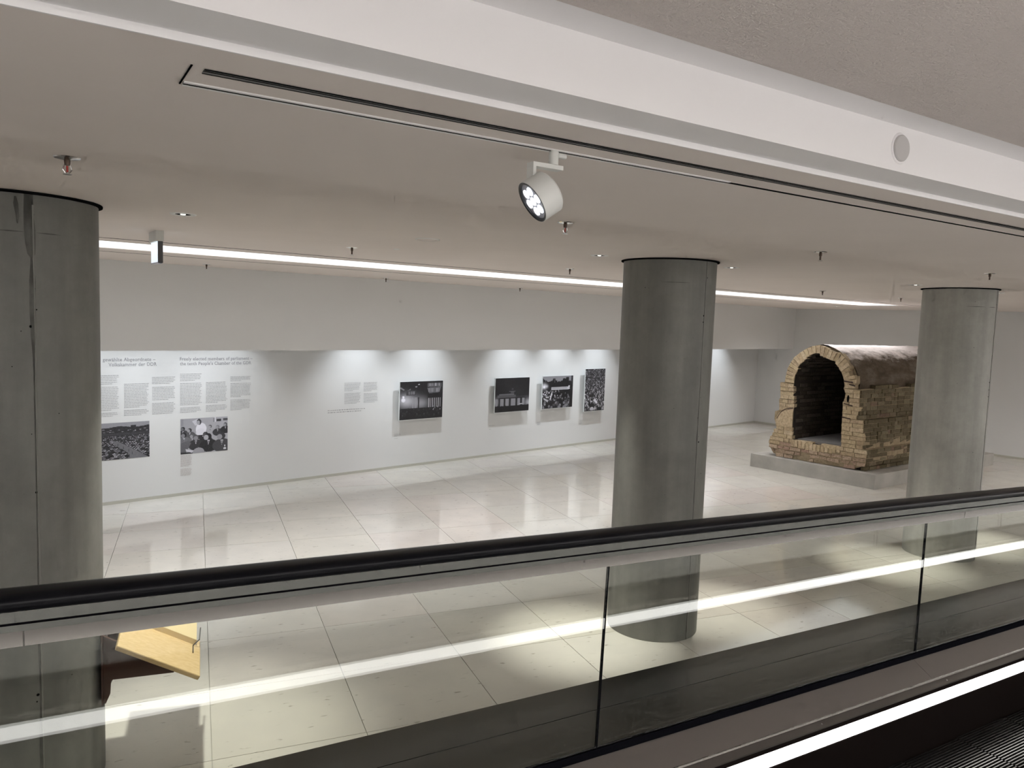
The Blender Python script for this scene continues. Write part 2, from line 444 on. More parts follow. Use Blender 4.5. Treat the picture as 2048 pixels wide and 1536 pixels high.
# ------------------------------------------------------------------ moving walkway (slopes down along +x)
TA = math.tan(math.radians(2.46))
def WK(x, y, zc): return (x, y, H_CAM + zc - x * TA)
WX0, WX1 = -3.6, 13.0
def run(mb, prof, x0=WX0, x1=WX1, mi=0):   # prof in (y, zc)
    return mb.sweep(prof, lambda y, z: WK(x0, y, z), lambda y, z: WK(x1, y, z), mi)
YC = 1.0375
def mir(prof, near): return [((2 * YC - y) if near else y, z) for y, z in prof]
walk = thing('moving_walkway', (4.7, YC, 1.0), 'inclined moving walkway with glass sides, black handrails and lit skirts', 'walkway')
gx = [1.419 + 1.723 * k for k in range(-3, 8)]
for near in (False, True):
    # handrail with rounded top
    hp = [(1.632, -0.574), (1.630, -0.562), (1.636, -0.553), (1.655, -0.549), (1.685, -0.549), (1.704, -0.553), (1.710, -0.562), (1.708, -0.574), (1.70, -0.580), (1.64, -0.580)]
    hr = obj('handrail', run(MB(), mir(hp, near)), 'rubber', walk); smooth_by_angle(hr, 50)
    gd = obj('handrail_guide', run(MB(), mir([(1.647, -0.580), (1.693, -0.580), (1.693, -0.604), (1.647, -0.604)], near)), 'steel_dark', walk)
    obj('groove', run(MB(), mir([(1.652, -0.604), (1.688, -0.604), (1.688, -0.609), (1.652, -0.609)], near)), 'gasket', gd)
    obj('guide_base', run(MB(), mir([(1.648, -0.609), (1.692, -0.609), (1.692, -0.622), (1.648, -0.622)], near)), 'steel_dark', gd)
    xs = [WX0] + [-0.032 + 3.446 * k for k in range(0, 4)] + [WX1]
    for a0, a1 in zip(xs[:-1], xs[1:]):
        obj('glass_clamp', run(MB(), mir([(1.650, -0.622), (1.690, -0.622), (1.684, -0.653), (1.652, -0.653)], near), a0 + 0.0015, a1 - 0.0015), 'steel', walk)
    for a0, a1 in zip(gx[:-1], gx[1:]):
        d = 0.0245; e = 0.003
        pr = mir([(1.664, -0.648), (1.674, -0.648), (1.664, -1.225), (1.654, -1.225)], near)
        def f(x):
            return lambda y, z: WK(x - d * ((-0.648 - z) / 0.577), y, z)
        obj('glass_panel', MB().sweep(pr, f(a0 + e), f(a1 - e)), 'clear_glass', walk)
    for a0 in gx[1:-1]:
        pr = mir([(1.6645, -0.650), (1.6735, -0.650), (1.6635, -1.224), (1.6545, -1.224)], near)
        obj('joint_seal', MB().sweep(pr, (lambda x: (lambda y, z: WK(x - 0.0245 * ((-0.648 - z) / 0.577), y, z)))(a0 - 0.002), (lambda x: (lambda y, z: WK(x - 0.0245 * ((-0.648 - z) / 0.577), y, z)))(a0 + 0.002)), 'gasket', walk)
    obj('gasket', run(MB(), mir([(1.642, -1.226), (1.650, -1.211), (1.656, -1.211), (1.656, -1.24), (1.645, -1.24)], near)), 'gasket', walk)
    obj('outer_gasket', run(MB(), mir([(1.674, -1.225), (1.684, -1.225), (1.684, -1.244), (1.674, -1.244)], near)), 'gasket', walk)
    dx = [WX0, -1.02, 1.03, 3.08, 5.13, 7.18, 9.23, 11.28, WX1]
    for a0, a1 in zip(dx[:-1], dx[1:]):
        dk = obj('deck_panel', run(MB(), mir([(1.646, -1.228), (1.557, -1.2785), (1.557, -1.285), (1.646, -1.236)], near), a0 + 0.0008, a1 - 0.0008), 'deck_steel', walk)
    bd = obj('deck_bead', run(MB(), mir([(1.557, -1.2765), (1.552, -1.2765), (1.549, -1.281), (1.557, -1.286)], near)), 'steel', walk)
    ls = obj('lower_deck', run(MB(), mir([(1.556, -1.281), (1.523, -1.291), (1.523, -1.296), (1.556, -1.288)], near)), 'deck_steel', walk)
    if not near:
        for k in range(16):
            sx = -1.0 + 0.83 * k
            p = Vector(WK(sx, 1.537, -1.2866))
            obj('screw', MB().lathe([(0, 0.0016), (0.0032, 0.0012), (0.0036, -0.002), (0, -0.002)], p, (0, -0.3, 1), 8), 'chrome', ls)
    obj('light_cover', run(MB(), mir([(1.523, -1.296), (1.512, -1.303), (1.53, -1.303), (1.535, -1.296)], near)), 'skirt_black', walk)
    obj('light_strip', run(MB(), mir([(1.515, -1.303), (1.515, -1.357), (1.53, -1.357), (1.53, -1.303)], near)), 'skirt_light', walk)
    obj('skirt', run(MB(), mir([(1.515, -1.357), (1.512, -1.36), (1.510, -1.56), (1.53, -1.56), (1.53, -1.357)], near)), 'skirt_black', walk)
    # outer deck and cladding
    if not near:
        obj('outer_deck', run(MB(), [(1.684, -1.243), (1.888, -1.243), (1.888, -1.249), (1.684, -1.249)]), 'steel_dark', walk)
        obj('outer_deck', run(MB(), [(1.892, -1.244), (2.062, -1.244), (2.062, -1.250), (1.892, -1.250)]), 'steel_dark', walk)
        obj('cladding', MB().hexa([(WX0, 2.045, 0.0), (WX1, 2.045, 0.0), (WX1, 2.06, 0.0), (WX0, 2.06, 0.0), WK(WX0, 2.045, -1.25), WK(WX1, 2.045, -1.25), WK(WX1, 2.06, -1.25), WK(WX0, 2.06, -1.25)]), 'steel_dark', walk)
    else:
        obj('outer_deck', run(MB(), mir([(1.684, -1.243), (1.75, -1.243), (1.75, -1.249), (1.684, -1.249)], True)), 'steel_dark', walk)
# ribbed pallets
PW = 0.40; ribs = 76; y0, y1 = 0.567, 1.508; pit = (y1 - y0) / ribs
prof = []
for k in range(ribs):
    a0 = y0 + pit * k
    prof += [(a0, -1.546), (a0 + pit * 0.10, -1.5315), (a0 + pit * 0.40, -1.5315), (a0 + pit * 0.50, -1.546)]
prof += [(y1, -1.543), (y1, -1.56), (y0, -1.56)]
pal = None
k = 0; px = WX0
while px + PW < WX1:
    if pal is None:
        mb = MB(); n = len(prof)
        vs = [(0.002, y, z) for y, z in prof] + [(PW - 0.002, y, z - PW * TA) for y, z in prof]
        mb.add(vs, [(i, (i + 1) % n, n + (i + 1) % n, n + i) for i in range(n)])
        po = obj('pallet', mb, 'tread_metal'); pal = po.data
    else:
        po = bpy.data.objects.new('pallet', pal); COL.objects.link(po)
    po.location = (px, 0.0 if k % 2 == 0 else pit * 0.5, H_CAM - px * TA)
    adopt(po, walk)
    px += PW; k += 1
# corridor floor beside the walkway (where the photographer stands)
struct('floor_corridor', MB().hexa([WK(xl, -2.8, -1.8), WK(xr, -2.8, -1.8), WK(xr, 0.33, -1.8), WK(xl, 0.33, -1.8), WK(xl, -2.8, -1.53), WK(xr, -2.8, -1.53), WK(xr, 0.33, -1.53), WK(xl, 0.33, -1.53)]), 'corridor_floor')

# ------------------------------------------------------------------ concrete pillars
PR = 0.412
def arc_strip(cx, cy, r, pts, mb):   # pts: (z, centre angle deg, half width m)
    vs = []
    for z, a, w in pts:
        aw = math.degrees(w / r)
        for q in (-aw, 0, aw):
            rr = r if q == 0 else r - 0.0035
            vs.append((cx + rr * math.cos(math.radians(a + q)), cy + rr * math.sin(math.radians(a + q)), z))
    fs = []
    for i in range(len(pts) - 1):
        for j in range(2): fs.append((i * 3 + j, i * 3 + j + 1, i * 3 + j + 4, i * 3 + j + 3))
    return mb.add(vs, fs)
pill = [((-0.10, 5.035), -78.5, 'thick round concrete pillar at the left edge, carrying the wooden lectern', 0),
        ((4.825, 5.02), -85.0, 'round concrete pillar standing between the picture wall and the brick tunnel', 1),
        ((9.75, 5.003), -80.0, 'round concrete pillar in front of the brick tunnel, farthest on the right', 2)]
for (cx, cy), sa, lab, idx in pill:
    p = thing('concrete_pillar', (cx, cy, 0), lab, 'pillar', 'round concrete pillars along the walkway')
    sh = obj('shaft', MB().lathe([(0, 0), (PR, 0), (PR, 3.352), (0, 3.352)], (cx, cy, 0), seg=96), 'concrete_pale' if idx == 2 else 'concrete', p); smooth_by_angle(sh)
    cl = obj('shadow_gap', MB().lathe([(PR - 0.03, 3.352), (PR + 0.022, 3.3545), (PR + 0.022, 3.364), (0.1, 3.364)], (cx, cy, 0), seg=96), 'dark_gap', p)
    pts = []
    z = 0.0
    rr = random.Random(idx + 3)
    while z < 3.352:
        w = 0.0028 + 0.006 * max(0.0, math.sin(z * 2.9 + idx * 2.0) + 0.6 * math.sin(z * 7.3 + idx)) ** 1.5 * (0.7 + 0.6 * rr.random())
        if idx == 0: w *= 1.25
        pts.append((z, sa + rr.uniform(-0.12, 0.12), min(w, 0.016))); z += 0.035 + 0.02 * rr.random()
    pts.append((3.352, sa, 0.006))
    sm = obj('form_seam', arc_strip(cx, cy, PR + 0.003, pts, MB()), 'concrete_stain', p, recalc=False)
    rp = [(0.02 + 0.41 * k, sa + 1.1, 0.003 + 0.002 * rr.random()) for k in range(9)]
    obj('form_ridge', arc_strip(cx, cy, PR + 0.004, rp, MB()), 'concrete_ridge', p, recalc=False)
    if idx == 0:
        pt = [(3.352, sa - 1.3, 0.020), (3.25, sa - 1.5, 0.022), (3.17, sa - 0.9, 0.026), (3.10, sa - 0.6, 0.023), (3.05, sa - 0.2, 0.018), (3.03, sa, 0.006)]
        obj('rough_patch', arc_strip(cx, cy, PR + 0.0035, pt, MB()), 'concrete_stain', p, recalc=False)
        obj('rough_patch', arc_strip(cx, cy, PR + 0.0035, [(3.335, sa - 9.2, 0.004), (3.30, sa - 9.0, 0.011), (3.24, sa - 8.2, 0.007), (3.20, sa - 8.2, 0.002)], MB()), 'concrete_stain', p, recalc=False)
    # construction joint ring near the top: short arcs
    jz = 3.16 if idx != 2 else 3.14
    for a0, a1 in ((sa - 62, sa - 30), (sa - 24, sa - 3), (sa + 3, sa + 20)) if idx != 1 else ((sa - 58, sa - 24),):
        vs = []; n = 12
        for i in range(n + 1):
            a = math.radians(a0 + (a1 - a0) * i / n)
            taper = 0.0028 * math.sin(math.pi * i / n) + 0.0004
            for dz in (-taper, taper): vs.append((cx + (PR + 0.0012) * math.cos(a), cy + (PR + 0.0012) * math.sin(a), jz + dz))
        obj('casting_joint', MB().add(vs, [(2 * i, 2 * i + 2, 2 * i + 3, 2 * i + 1) for i in range(n)]), 'concrete_stain', p, recalc=False)
    for k in range(16):
        a = math.radians(sa + (rr.uniform(-2.5, 3.5) if k < 7 else rr.uniform(-80, 40))); z = rr.uniform(0.5, 3.25)
        rad = (0.006 if k < 7 else 0.003) * rr.uniform(0.6, 1.3)
        c = (cx + PR * math.cos(a), cy + PR * math.sin(a), z)
        obj('blow_hole', MB().lathe([(0, 0.0016), (rad, 0.0008), (rad * 1.1, -0.004)], c, (math.cos(a), math.sin(a), 0), 8), 'dark_gap', p)

# ------------------------------------------------------------------ brick tunnel on its plinth
FR = np.array([12.534, 7.619]); TU = np.array([-0.14345195, 0.98965728]); TWD = np.array([0.99726884, 0.07385698])
O0 = np.array([12.69356301, 7.63081712])
TN = np.array([TU[1], -TU[0]])           # into the tunnel, square to the front
PL = 5.0
q = [FR, FR + TWD * PL, FR + TWD * PL + TU * 2.4817, FR + TU * 2.4817]
tag(obj('plinth', MB().prism([tuple(p) for p in q], 0.0005, 0.26), 'plinth_concrete'), 'low grey concrete plinth under the brick tunnel section', 'plinth')
OUT = [(1.967, 0.285), (2.098, 0.321), (2.17, 0.416), (2.215, 0.526), (2.185, 0.619), (2.115, 0.727), (2.119, 0.779), (2.071, 0.804), (2.067, 0.894), (2.124, 1.0), (2.119, 1.155), (2.031, 1.189), (2.045, 1.387), (2.022, 1.403), (2.046, 1.741), (1.953, 1.753), (1.94, 1.828), (1.924, 1.933), (1.911, 2.023), (1.879, 2.084), (1.805, 2.226), (1.678, 2.345), (1.548, 2.428), (1.419, 2.485), (1.333, 2.507), (1.229, 2.495), (1.141, 2.466), (1.07, 2.424), (0.916, 2.388), (0.852, 2.374), (0.754, 2.272), (0.663, 2.143), (0.693, 2.069), (0.664, 1.972), (0.547, 1.981), (0.537, 1.847), (0.571, 1.81), (0.565, 1.738), (0.463, 1.739), (0.46, 1.534), (0.457, 1.364), (0.494, 1.209), (0.456, 1.158), (0.365, 1.157), (0.364, 0.901), (0.345, 0.656), (0.275, 0.651), (0.265, 0.513), (0.273, 0.385), (0.376, 0.323), (0.589, 0.275), (0.829, 0.268), (1.115, 0.268), (1.347, 0.264), (1.712, 0.266)]
INN = [(1.721, 0.655), (1.725, 0.902), (1.727, 1.248), (1.729, 1.278), (1.75, 1.516), (1.76, 1.662), (1.752, 1.775), (1.74, 1.908), (1.697, 1.986), (1.685, 2.081), (1.576, 2.19), (1.494, 2.288), (1.408, 2.336), (1.31, 2.37), (1.243, 2.311), (1.057, 2.244), (0.972, 2.237), (0.96, 2.197), (0.88, 2.106), (0.812, 2.003), (0.776, 1.901), (0.755, 1.779), (0.773, 1.737), (0.728, 1.645), (0.738, 1.544), (0.768, 1.459), (0.759, 1.335), (0.759, 1.218), (0.76, 1.064), (0.744, 0.734), (0.739, 0.657), (0.939, 0.626), (1.196, 0.608), (1.373, 0.616), (1.647, 0.64)]
def tp(u, w, z):
    p = O0 + TU * u + TWD * w; return (float(p[0]), float(p[1]), z)
TL = 4.55
tun = thing('brick_tunnel', (*(O0 + TU * 1.25 + TWD * 2.2), 0.26), 'arched yellow brick tunnel section standing on the concrete plinth', 'tunnel')
# core
OUT2 = [(u, z) for u, z in OUT[:14]] + [(2.03, 1.741), (1.955, 1.745)]
OUT2 += [(1.262 + 0.685 * math.cos(math.radians(a)), 1.752 + 0.735 * math.sin(math.radians(a))) for a in range(0, 181, 8)]
OUT2 += [(0.575, 1.742), (0.475, 1.741)] + [(u, z) for u, z in OUT[39:]]
def core(name, outer, w0, w1, cap):
    bm = bmesh.new()
    lo = [bm.verts.new(tp(u, w0, z)) for u, z in outer]; li = [bm.verts.new(tp(u, w0, z)) for u, z in INN]
    es = [bm.edges.new((L[i], L[(i + 1) % len(L)])) for L in (lo, li) for i in range(len(L))]
    bmesh.ops.triangle_fill(bm, use_beauty=True, edges=es)
    lo2 = [bm.verts.new(tp(u, w1, z)) for u, z in outer]; li2 = [bm.verts.new(tp(u, w1, z)) for u, z in INN]
    for i in range(len(lo)):
        j = (i + 1) % len(lo); bm.faces.new((lo[i], lo[j], lo2[j], lo2[i])).material_index = 0
    for i in range(len(li)):
        j = (i + 1) % len(li); bm.faces.new((li[i], li2[i], li2[j], li[j])).material_index = 1
    if cap: bm.faces.new(lo2).material_index = 0
    bmesh.ops.recalc_face_normals(bm, faces=bm.faces)
    me = bpy.data.meshes.new(name); bm.to_mesh(me); bm.free()
    me.materials.append(MATS['mortar']); me.materials.append(MATS['inner_dark'])
    co = bpy.data.objects.new(name, me); COL.objects.link(co); adopt(co, tun)
core('broken_front_core', OUT, 0.012, 0.13, False)
core('masonry_core', OUT2, 0.13, TL, True)
# brick prototypes: slightly irregular cubes
protos = []
for k in range(7):
    r = random.Random(40 + k)
    vs = []
    for z in (-.5, .5):
        for x, y in ((-.5, -.5), (.5, -.5), (.5, .5), (-.5, .5)):
            vs.append((x + r.uniform(-.035, .035), y + r.uniform(-.03, .03), z + r.uniform(-.06, .06)))
    mb = MB().hexa(vs); me = bpy.data.meshes.new('brick'); me.from_pydata(mb.v, [], mb.f); protos.append(me)
def brick_meshes(mname):
    out = []
    for p in protos:
        c = p.copy(); c.materials.append(MATS[mname]); out.append(c)
    return out
BM = {k: brick_meshes(k) for k in ('brick_tan', 'brick_rubble', 'brick_side_shade')}
NB = 0
def brick(kind, cen, ax, ay, size, rot=0.0, rnd=random):
    """cen world, ax/ay unit 2d axes (x: along, y: depth), rot: roll about depth axis"""
    global NB
    X = Vector((ax[0], ax[1], 0)); Y = Vector((ay[0], ay[1], 0)); Z = Vector((0, 0, 1))
    X2 = X * math.cos(rot) + Z * math.sin(rot); Z2 = -X * math.sin(rot) + Z * math.cos(rot)
    M3 = Matrix((X2, Y, Z2)).transposed().to_4x4()
    o = bpy.data.objects.new('brick', rnd.choice(BM[kind])); COL.objects.link(o)
    adopt(o, tun)
    o.matrix_basis = Matrix.Translation(cen) @ M3 @ Matrix.Diagonal((size[0], size[1], size[2], 1))
    NB += 1
    return o
def spans(z):
    xs = []
    for L in (OUT, INN):
        for i in range(len(L)):
            (u0, a), (u1, b) = L[i], L[(i + 1) % len(L)]
            if (a > z) != (b > z): xs.append(u0 + (u1 - u0) * (z - a) / (b - a))
    xs.sort(); return list(zip(xs[::2], xs[1::2]))
CH = 0.077; JT = 0.010
rb = random.Random(5)
z = 0.305; row = 0
while z < 1.73:
    for (a, b) in spans(z):
        if 0.50 < z < 0.64:      # leave room for the soldier course of the sill
            segs = [(a, min(b, 0.745))] + ([(1.735, b)] if b > 1.8 else []) if b - a > 1.2 else [(a, b)]
        else: segs = [(a, b)]
        for (a2, b2) in segs:
            u = a2 - rb.uniform(0, 0.02)
            while u < b2 - 0.03:
                L = rb.choice((0.12, 0.12, 0.245, 0.245, 0.19)) if z > 0.55 else rb.uniform(0.10, 0.26)
                if b2 - (u + L) < 0.07: L = b2 - u
                L = min(L, b2 - u + 0.012)
                kind = 'brick_rubble' if z < 0.53 or rb.random() < 0.04 else 'brick_tan'
                jt = JT if z > 0.55 else JT + rb.uniform(0, 0.012)
                pro = rb.uniform(-0.006, 0.007) if z > 0.55 else rb.uniform(-0.022, 0.02)
                hh = CH - jt
                if 1.68 < u + L / 2 < 2.08 and 0.88 < z < 1.22: pass     # sandstone block here
                else:
                    cu = u + L / 2; c = O0 + TU * cu + TN * (0.055 - pro - 0.012 + 0.012)
                    brick(kind, (c[0], c[1], z + rb.uniform(-.003, .003)), TU, TN, (max(L - jt, 0.03), 0.11, hh * rb.uniform(0.92, 1.05)), rb.uniform(-0.02, 0.02) if z > 0.55 else rb.uniform(-0.07, 0.07), rb)
                u += L
    z += CH; row += 1
# soldier course of the sill
u = 0.75
while u < 1.72:
    zt = np.interp(u, [0.739, 0.939, 1.196, 1.373, 1.647, 1.721], [0.657, 0.626, 0.608, 0.616, 0.64, 0.655])
    c = O0 + TU * (u + 0.037) + TN * (0.05 + rb.uniform(-0.008, 0.008))
    brick('brick_tan', (c[0], c[1], zt - 0.06 + rb.uniform(-.008, .004)), TU, TN, (0.066, 0.11, 0.13 * rb.uniform(0.85, 1.05)), rb.uniform(-0.03, 0.03), rb)
    u += 0.076
# voussoirs of the arch
NV = 26
oc = (1.262, 1.752)
def ray_hit(L, ang):
    d = (math.cos(ang), math.sin(ang)); best = None
    for i in range(len(L)):
        (x0, y0), (x1, y1) = L[i], L[(i + 1) % len(L)]
        ex, ey = x1 - x0, y1 - y0; den = d[0] * ey - d[1] * ex
        if abs(den) < 1e-9: continue
        t = ((x0 - oc[0]) * ey - (y0 - oc[1]) * ex) / den; s = ((x0 - oc[0]) * d[1] - (y0 - oc[1]) * d[0]) / den
        if 0 <= s <= 1 and t > 0 and (best is None or t > best): best = t
    return best
for k in range(NV):
    a = math.pi * (k + 0.5) / NV
    r0 = np.mean([ray_hit(INN, a + q) for q in (-.04, 0, .04)]); r1 = np.mean([ray_hit(OUT, a + q) for q in (-.04, 0, .04)])
    r1 = min(r1, 0.80); rm = (r0 + r1) / 2
    tw = rm * math.pi / NV - 0.008
    cu, cz = oc[0] + rm * math.cos(a), oc[1] + rm * math.sin(a)
    c = O0 + TU * cu + TN * (0.05 + rb.uniform(-0.006, 0.006))
    brick('brick_tan', (c[0], c[1], cz), TU, TN, (r1 - r0 - 0.006, 0.11, tw * rb.uniform(0.97, 1.03)), a, rb)
# rounded sandstone block let into the left leg
sb = [(2.075, 0.875), (2.085, 0.99), (2.04, 1.10), (1.985, 1.165), (1.87, 1.205), (1.735, 1.225), (1.728, 0.875)]
mb = MB(); n = len(sb)
def tq(u, d, z):
    p = O0 + TU * u + TN * d; return (float(p[0]), float(p[1]), z)
mb.sweep(sb, lambda u, z: tq(u, -0.006, z), lambda u, z: tq(u, 0.12, z))
so = obj('sandstone_block', mb, 'brick_tan', tun)
# rusty irons and a slot in the right leg
for (u0, z0, u1, z1, r) in ((0.765, 1.872, 0.60, 1.862, 0.013), (0.735, 1.46, 0.575, 1.432, 0.009), (0.755, 1.205, 0.60, 1.19, 0.010), (0.66, 1.82, 0.55, 1.80, 0.011)):
    obj('iron_cramp', MB().tube(tq(u0, -0.012, z0), tq(u1, -0.012, z1), r, 8), 'rust_iron', tun)
mb = MB().lathe([(0, 0.004), (0.018, 0.003), (0.022, -0.01)], (0, 0, 0), (0, 0, 1), 14)
vs = [tq(0.668 + v[0], -0.012 - v[2], 1.553 + v[1] * 3.2) for v in mb.v]; mb.v = vs
obj('slot_hole', mb, 'dark_gap', tun)
mb = MB()
ck = [(1.735, 1.262), (1.80, 1.252), (1.87, 1.235), (1.93, 1.20), (1.985, 1.15), (2.03, 1.08), (2.06, 1.02)]
for (a, b) in zip(ck[:-1], ck[1:]): mb.tube(tq(a[0], -0.004, a[1]), tq(b[0], -0.004, b[1]), 0.007, 6)
obj('crack', mb, 'rust_iron', tun)
obj('crack', MB().tube(tq(0.905, -0.003, 2.235), tq(0.868, -0.003, 2.36), 0.006, 6), 'rust_iron', tun)
# rendered barrel vault
mb = MB(); na, nw = 44, 90
def vn(a, w): return 0.012 * math.sin(5 * a + 1.7 * w) * math.sin(2.3 * w + a) + 0.010 * math.sin(13 * a + 3 * w) * math.sin(7 * w) + random.uniform(-0.004, 0.004)
for j in range(nw + 1):
    for i in range(na + 1):
        a = math.radians(-2 + 184 * i / na)
        w0 = 0.045 + 0.045 * (1 + math.sin(9 * a)) * 0.5 + (0.07 if a < 0.55 else 0)
        w = w0 + (TL - w0) * j / nw
        r = 1 + vn(a, w)
        ru = 0.708 * r; rz = 0.762 * r
        mb.v.append(tp(1.262 + ru * math.cos(math.pi - a) * -1 * -1, w, 1.752 + rz * math.sin(a)))
for j in range(nw):
    for i in range(na):
        k = j * (na + 1) + i; mb.f.append((k, k + 1, k + na + 2, k + na + 1)); mb.mi.append(0)
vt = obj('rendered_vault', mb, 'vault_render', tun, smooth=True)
# side brick skin: individual bricks near the front, the rest joined
def side_u(z):
    if z > 1.21: return 0.458
    if z > 1.157: return 0.475
    if z > 0.656: return 0.358
    return 0.272
far = MB(); z = 0.305; row = 0
side_list = []
rs = random.Random(9)
while z < 1.80:
    w = 0.02 + (0.12 if row % 2 else 0.0)
    first = True
    while w < TL - 0.05:
        L = rs.choice((0.25, 0.25, 0.25, 0.125))
        if first and row % 2: w = 0.02; L = 0.12
        first = False
        top_ok = z < 1.70 or (0.29 < w < 1.33 and z < 1.79) or (w > 1.66 and z < 1.79) or (2.6 < w < 3.1)
        if top_ok:
            un = side_u(z); pro = rs.uniform(-0.004, 0.010)
            side_list.append((w, z, L, un, pro, rs.uniform(-0.012, 0.012)))
        w += L
    z += CH; row += 1
side_list.sort(key=lambda q: q[0])
room_left = 299 - NB
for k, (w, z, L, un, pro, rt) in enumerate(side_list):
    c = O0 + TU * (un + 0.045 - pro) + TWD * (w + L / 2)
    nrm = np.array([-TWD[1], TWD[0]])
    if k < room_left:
        brick('brick_side_shade', (c[0], c[1], z), TWD, nrm, (L - JT, 0.10, (CH - JT) * rs.uniform(0.93, 1.04)), rt, rs)
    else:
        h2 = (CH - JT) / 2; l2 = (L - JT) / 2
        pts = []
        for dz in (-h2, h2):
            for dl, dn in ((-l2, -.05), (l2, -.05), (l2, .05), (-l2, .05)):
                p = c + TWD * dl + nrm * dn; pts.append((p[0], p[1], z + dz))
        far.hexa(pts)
fo = obj('side_bricks_beyond', far, 'brick_side_shade_far', tun); fo['kind'] = 'stuff'
# darker bricks lining the inside
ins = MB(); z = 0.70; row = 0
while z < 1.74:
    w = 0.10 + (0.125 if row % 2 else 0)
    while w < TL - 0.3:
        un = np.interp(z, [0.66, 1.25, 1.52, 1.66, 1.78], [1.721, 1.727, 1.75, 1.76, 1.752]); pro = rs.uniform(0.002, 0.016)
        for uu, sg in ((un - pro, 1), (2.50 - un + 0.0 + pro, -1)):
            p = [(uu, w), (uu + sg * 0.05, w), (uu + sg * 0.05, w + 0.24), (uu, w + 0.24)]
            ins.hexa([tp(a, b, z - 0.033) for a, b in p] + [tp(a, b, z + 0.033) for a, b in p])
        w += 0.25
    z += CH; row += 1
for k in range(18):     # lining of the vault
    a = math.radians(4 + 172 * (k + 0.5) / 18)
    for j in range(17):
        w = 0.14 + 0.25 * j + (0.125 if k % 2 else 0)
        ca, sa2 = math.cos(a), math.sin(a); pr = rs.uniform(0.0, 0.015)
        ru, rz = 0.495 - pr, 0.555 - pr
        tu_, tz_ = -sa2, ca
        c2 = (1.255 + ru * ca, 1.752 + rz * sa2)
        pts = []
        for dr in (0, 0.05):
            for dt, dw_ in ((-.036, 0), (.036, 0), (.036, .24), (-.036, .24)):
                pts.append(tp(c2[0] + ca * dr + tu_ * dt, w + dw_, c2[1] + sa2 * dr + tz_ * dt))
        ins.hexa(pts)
io = obj('dark_lining', ins, 'brick_dark', tun); io['kind'] = 'stuff'
obj('inner_slab', MB().hexa([tp(0.745, 0.16, 0.60), tp(1.725, 0.16, 0.60), tp(1.725, TL - .1, 0.60), tp(0.745, TL - .1, 0.60), tp(0.745, 0.16, 0.652), tp(1.725, 0.16, 0.652), tp(1.725, TL - .1, 0.68), tp(0.745, TL - .1, 0.68)]), 'slab_grey', tun)

# ------------------------------------------------------------------ lectern on the left pillar
LA = math.radians(9.8); la = np.array([math.cos(LA), -math.sin(LA)]); lb = np.array([math.sin(LA), math.cos(LA)]); LC = np.array([-0.10, 5.03])
def lp(a, b, z):
    p = LC + la * a + lb * b; return (float(p[0]), float(p[1]), z)
e1 = np.array([0.442, -0.251]); e1 /= np.linalg.norm(e1); en = np.array([-e1[1], e1[0]])
def bp(s, b, n):     # board coordinates: s down the slope, b across, n above the surface
    q = np.array([0.507, 0.855]) + e1 * s + en * n; return lp(q[0], b, q[1])
def bbox(mb, s0, s1, b0, b1, n0, n1):
    return mb.hexa([bp(s0, b0, n0), bp(s1, b0, n0), bp(s1, b1, n0), bp(s0, b1, n0), bp(s0, b0, n1), bp(s1, b0, n1), bp(s1, b1, n1), bp(s0, b1, n1)])
lec = thing('wall_lectern', lp(0.43, 0, 0.46), 'small sloping birch lectern board bracketed to the left concrete pillar', 'lectern')
bo = obj('board', bbox(MB(), 0, 0.508, -0.25, 0.265, -0.03, 0.0), 'birch', lec)
bv = bo.modifiers.new('bevel', 'BEVEL'); bv.width = 0.006; bv.segments = 2
for off in (-0.13, 0.11):
    pr = [(0.418, 0.46), (0.433, 0.46), (0.456, 0.515), (0.461, 0.60), (0.80, 0.594), (0.806, 0.648), (0.47, 0.842), (0.418, 0.875)]
    mb = MB(); mb.sweep(pr, lambda a, z: lp(a, off, z), lambda a, z: lp(a, off + 0.02, z))
    obj('bracket', mb, 'bracket_brown', lec)
obj('back_plate', MB().hexa([lp(0.412, -0.15, 0.46), lp(0.422, -0.15, 0.46), lp(0.422, 0.15, 0.46), lp(0.412, 0.15, 0.46), lp(0.412, -0.15, 0.885), lp(0.422, -0.15, 0.885), lp(0.422, 0.15, 0.885), lp(0.412, 0.15, 0.885)]), 'bracket_brown', lec)
rod = MB()
for a, b in (((0.455, 0.03, 0.004), (0.455, 0.14, 0.004)), ((0.455, 0.14, 0.004), (0.475, 0.16, 0.045)), ((0.475, 0.16, 0.045), (0.482, 0.36, 0.045))): rod.tube(bp(*a), bp(*b), 0.004, 8)
obj('page_holder', rod, 'steel', lec)
bk = thing('guest_book', bp(0.28, 0.36, 0), 'thick cream covered book lying on the sloping birch lectern', 'book')
obj('page_block', bbox(MB(), 0.09, 0.455, 0.175, 0.50, 0.004, 0.028), 'panel_white', bk)
cv = MB(); bbox(cv, 0.085, 0.462, 0.17, 0.505, 0.028, 0.034); bbox(cv, 0.085, 0.462, 0.17, 0.505, 0.0005, 0.004); bbox(cv, 0.085, 0.462, 0.166, 0.174, 0.0005, 0.034)
cvo = obj('cover', cv, 'book_cover', bk)
mk = MB()
for k, s in enumerate((0.16, 0.185)):
    for j in range(3): bbox(mk, s, s + 0.010, 0.285 + 0.028 * j, 0.303 + 0.028 * j, 0.034, 0.0345)
obj('cover_mark', mk, 'print_ink', cvo)

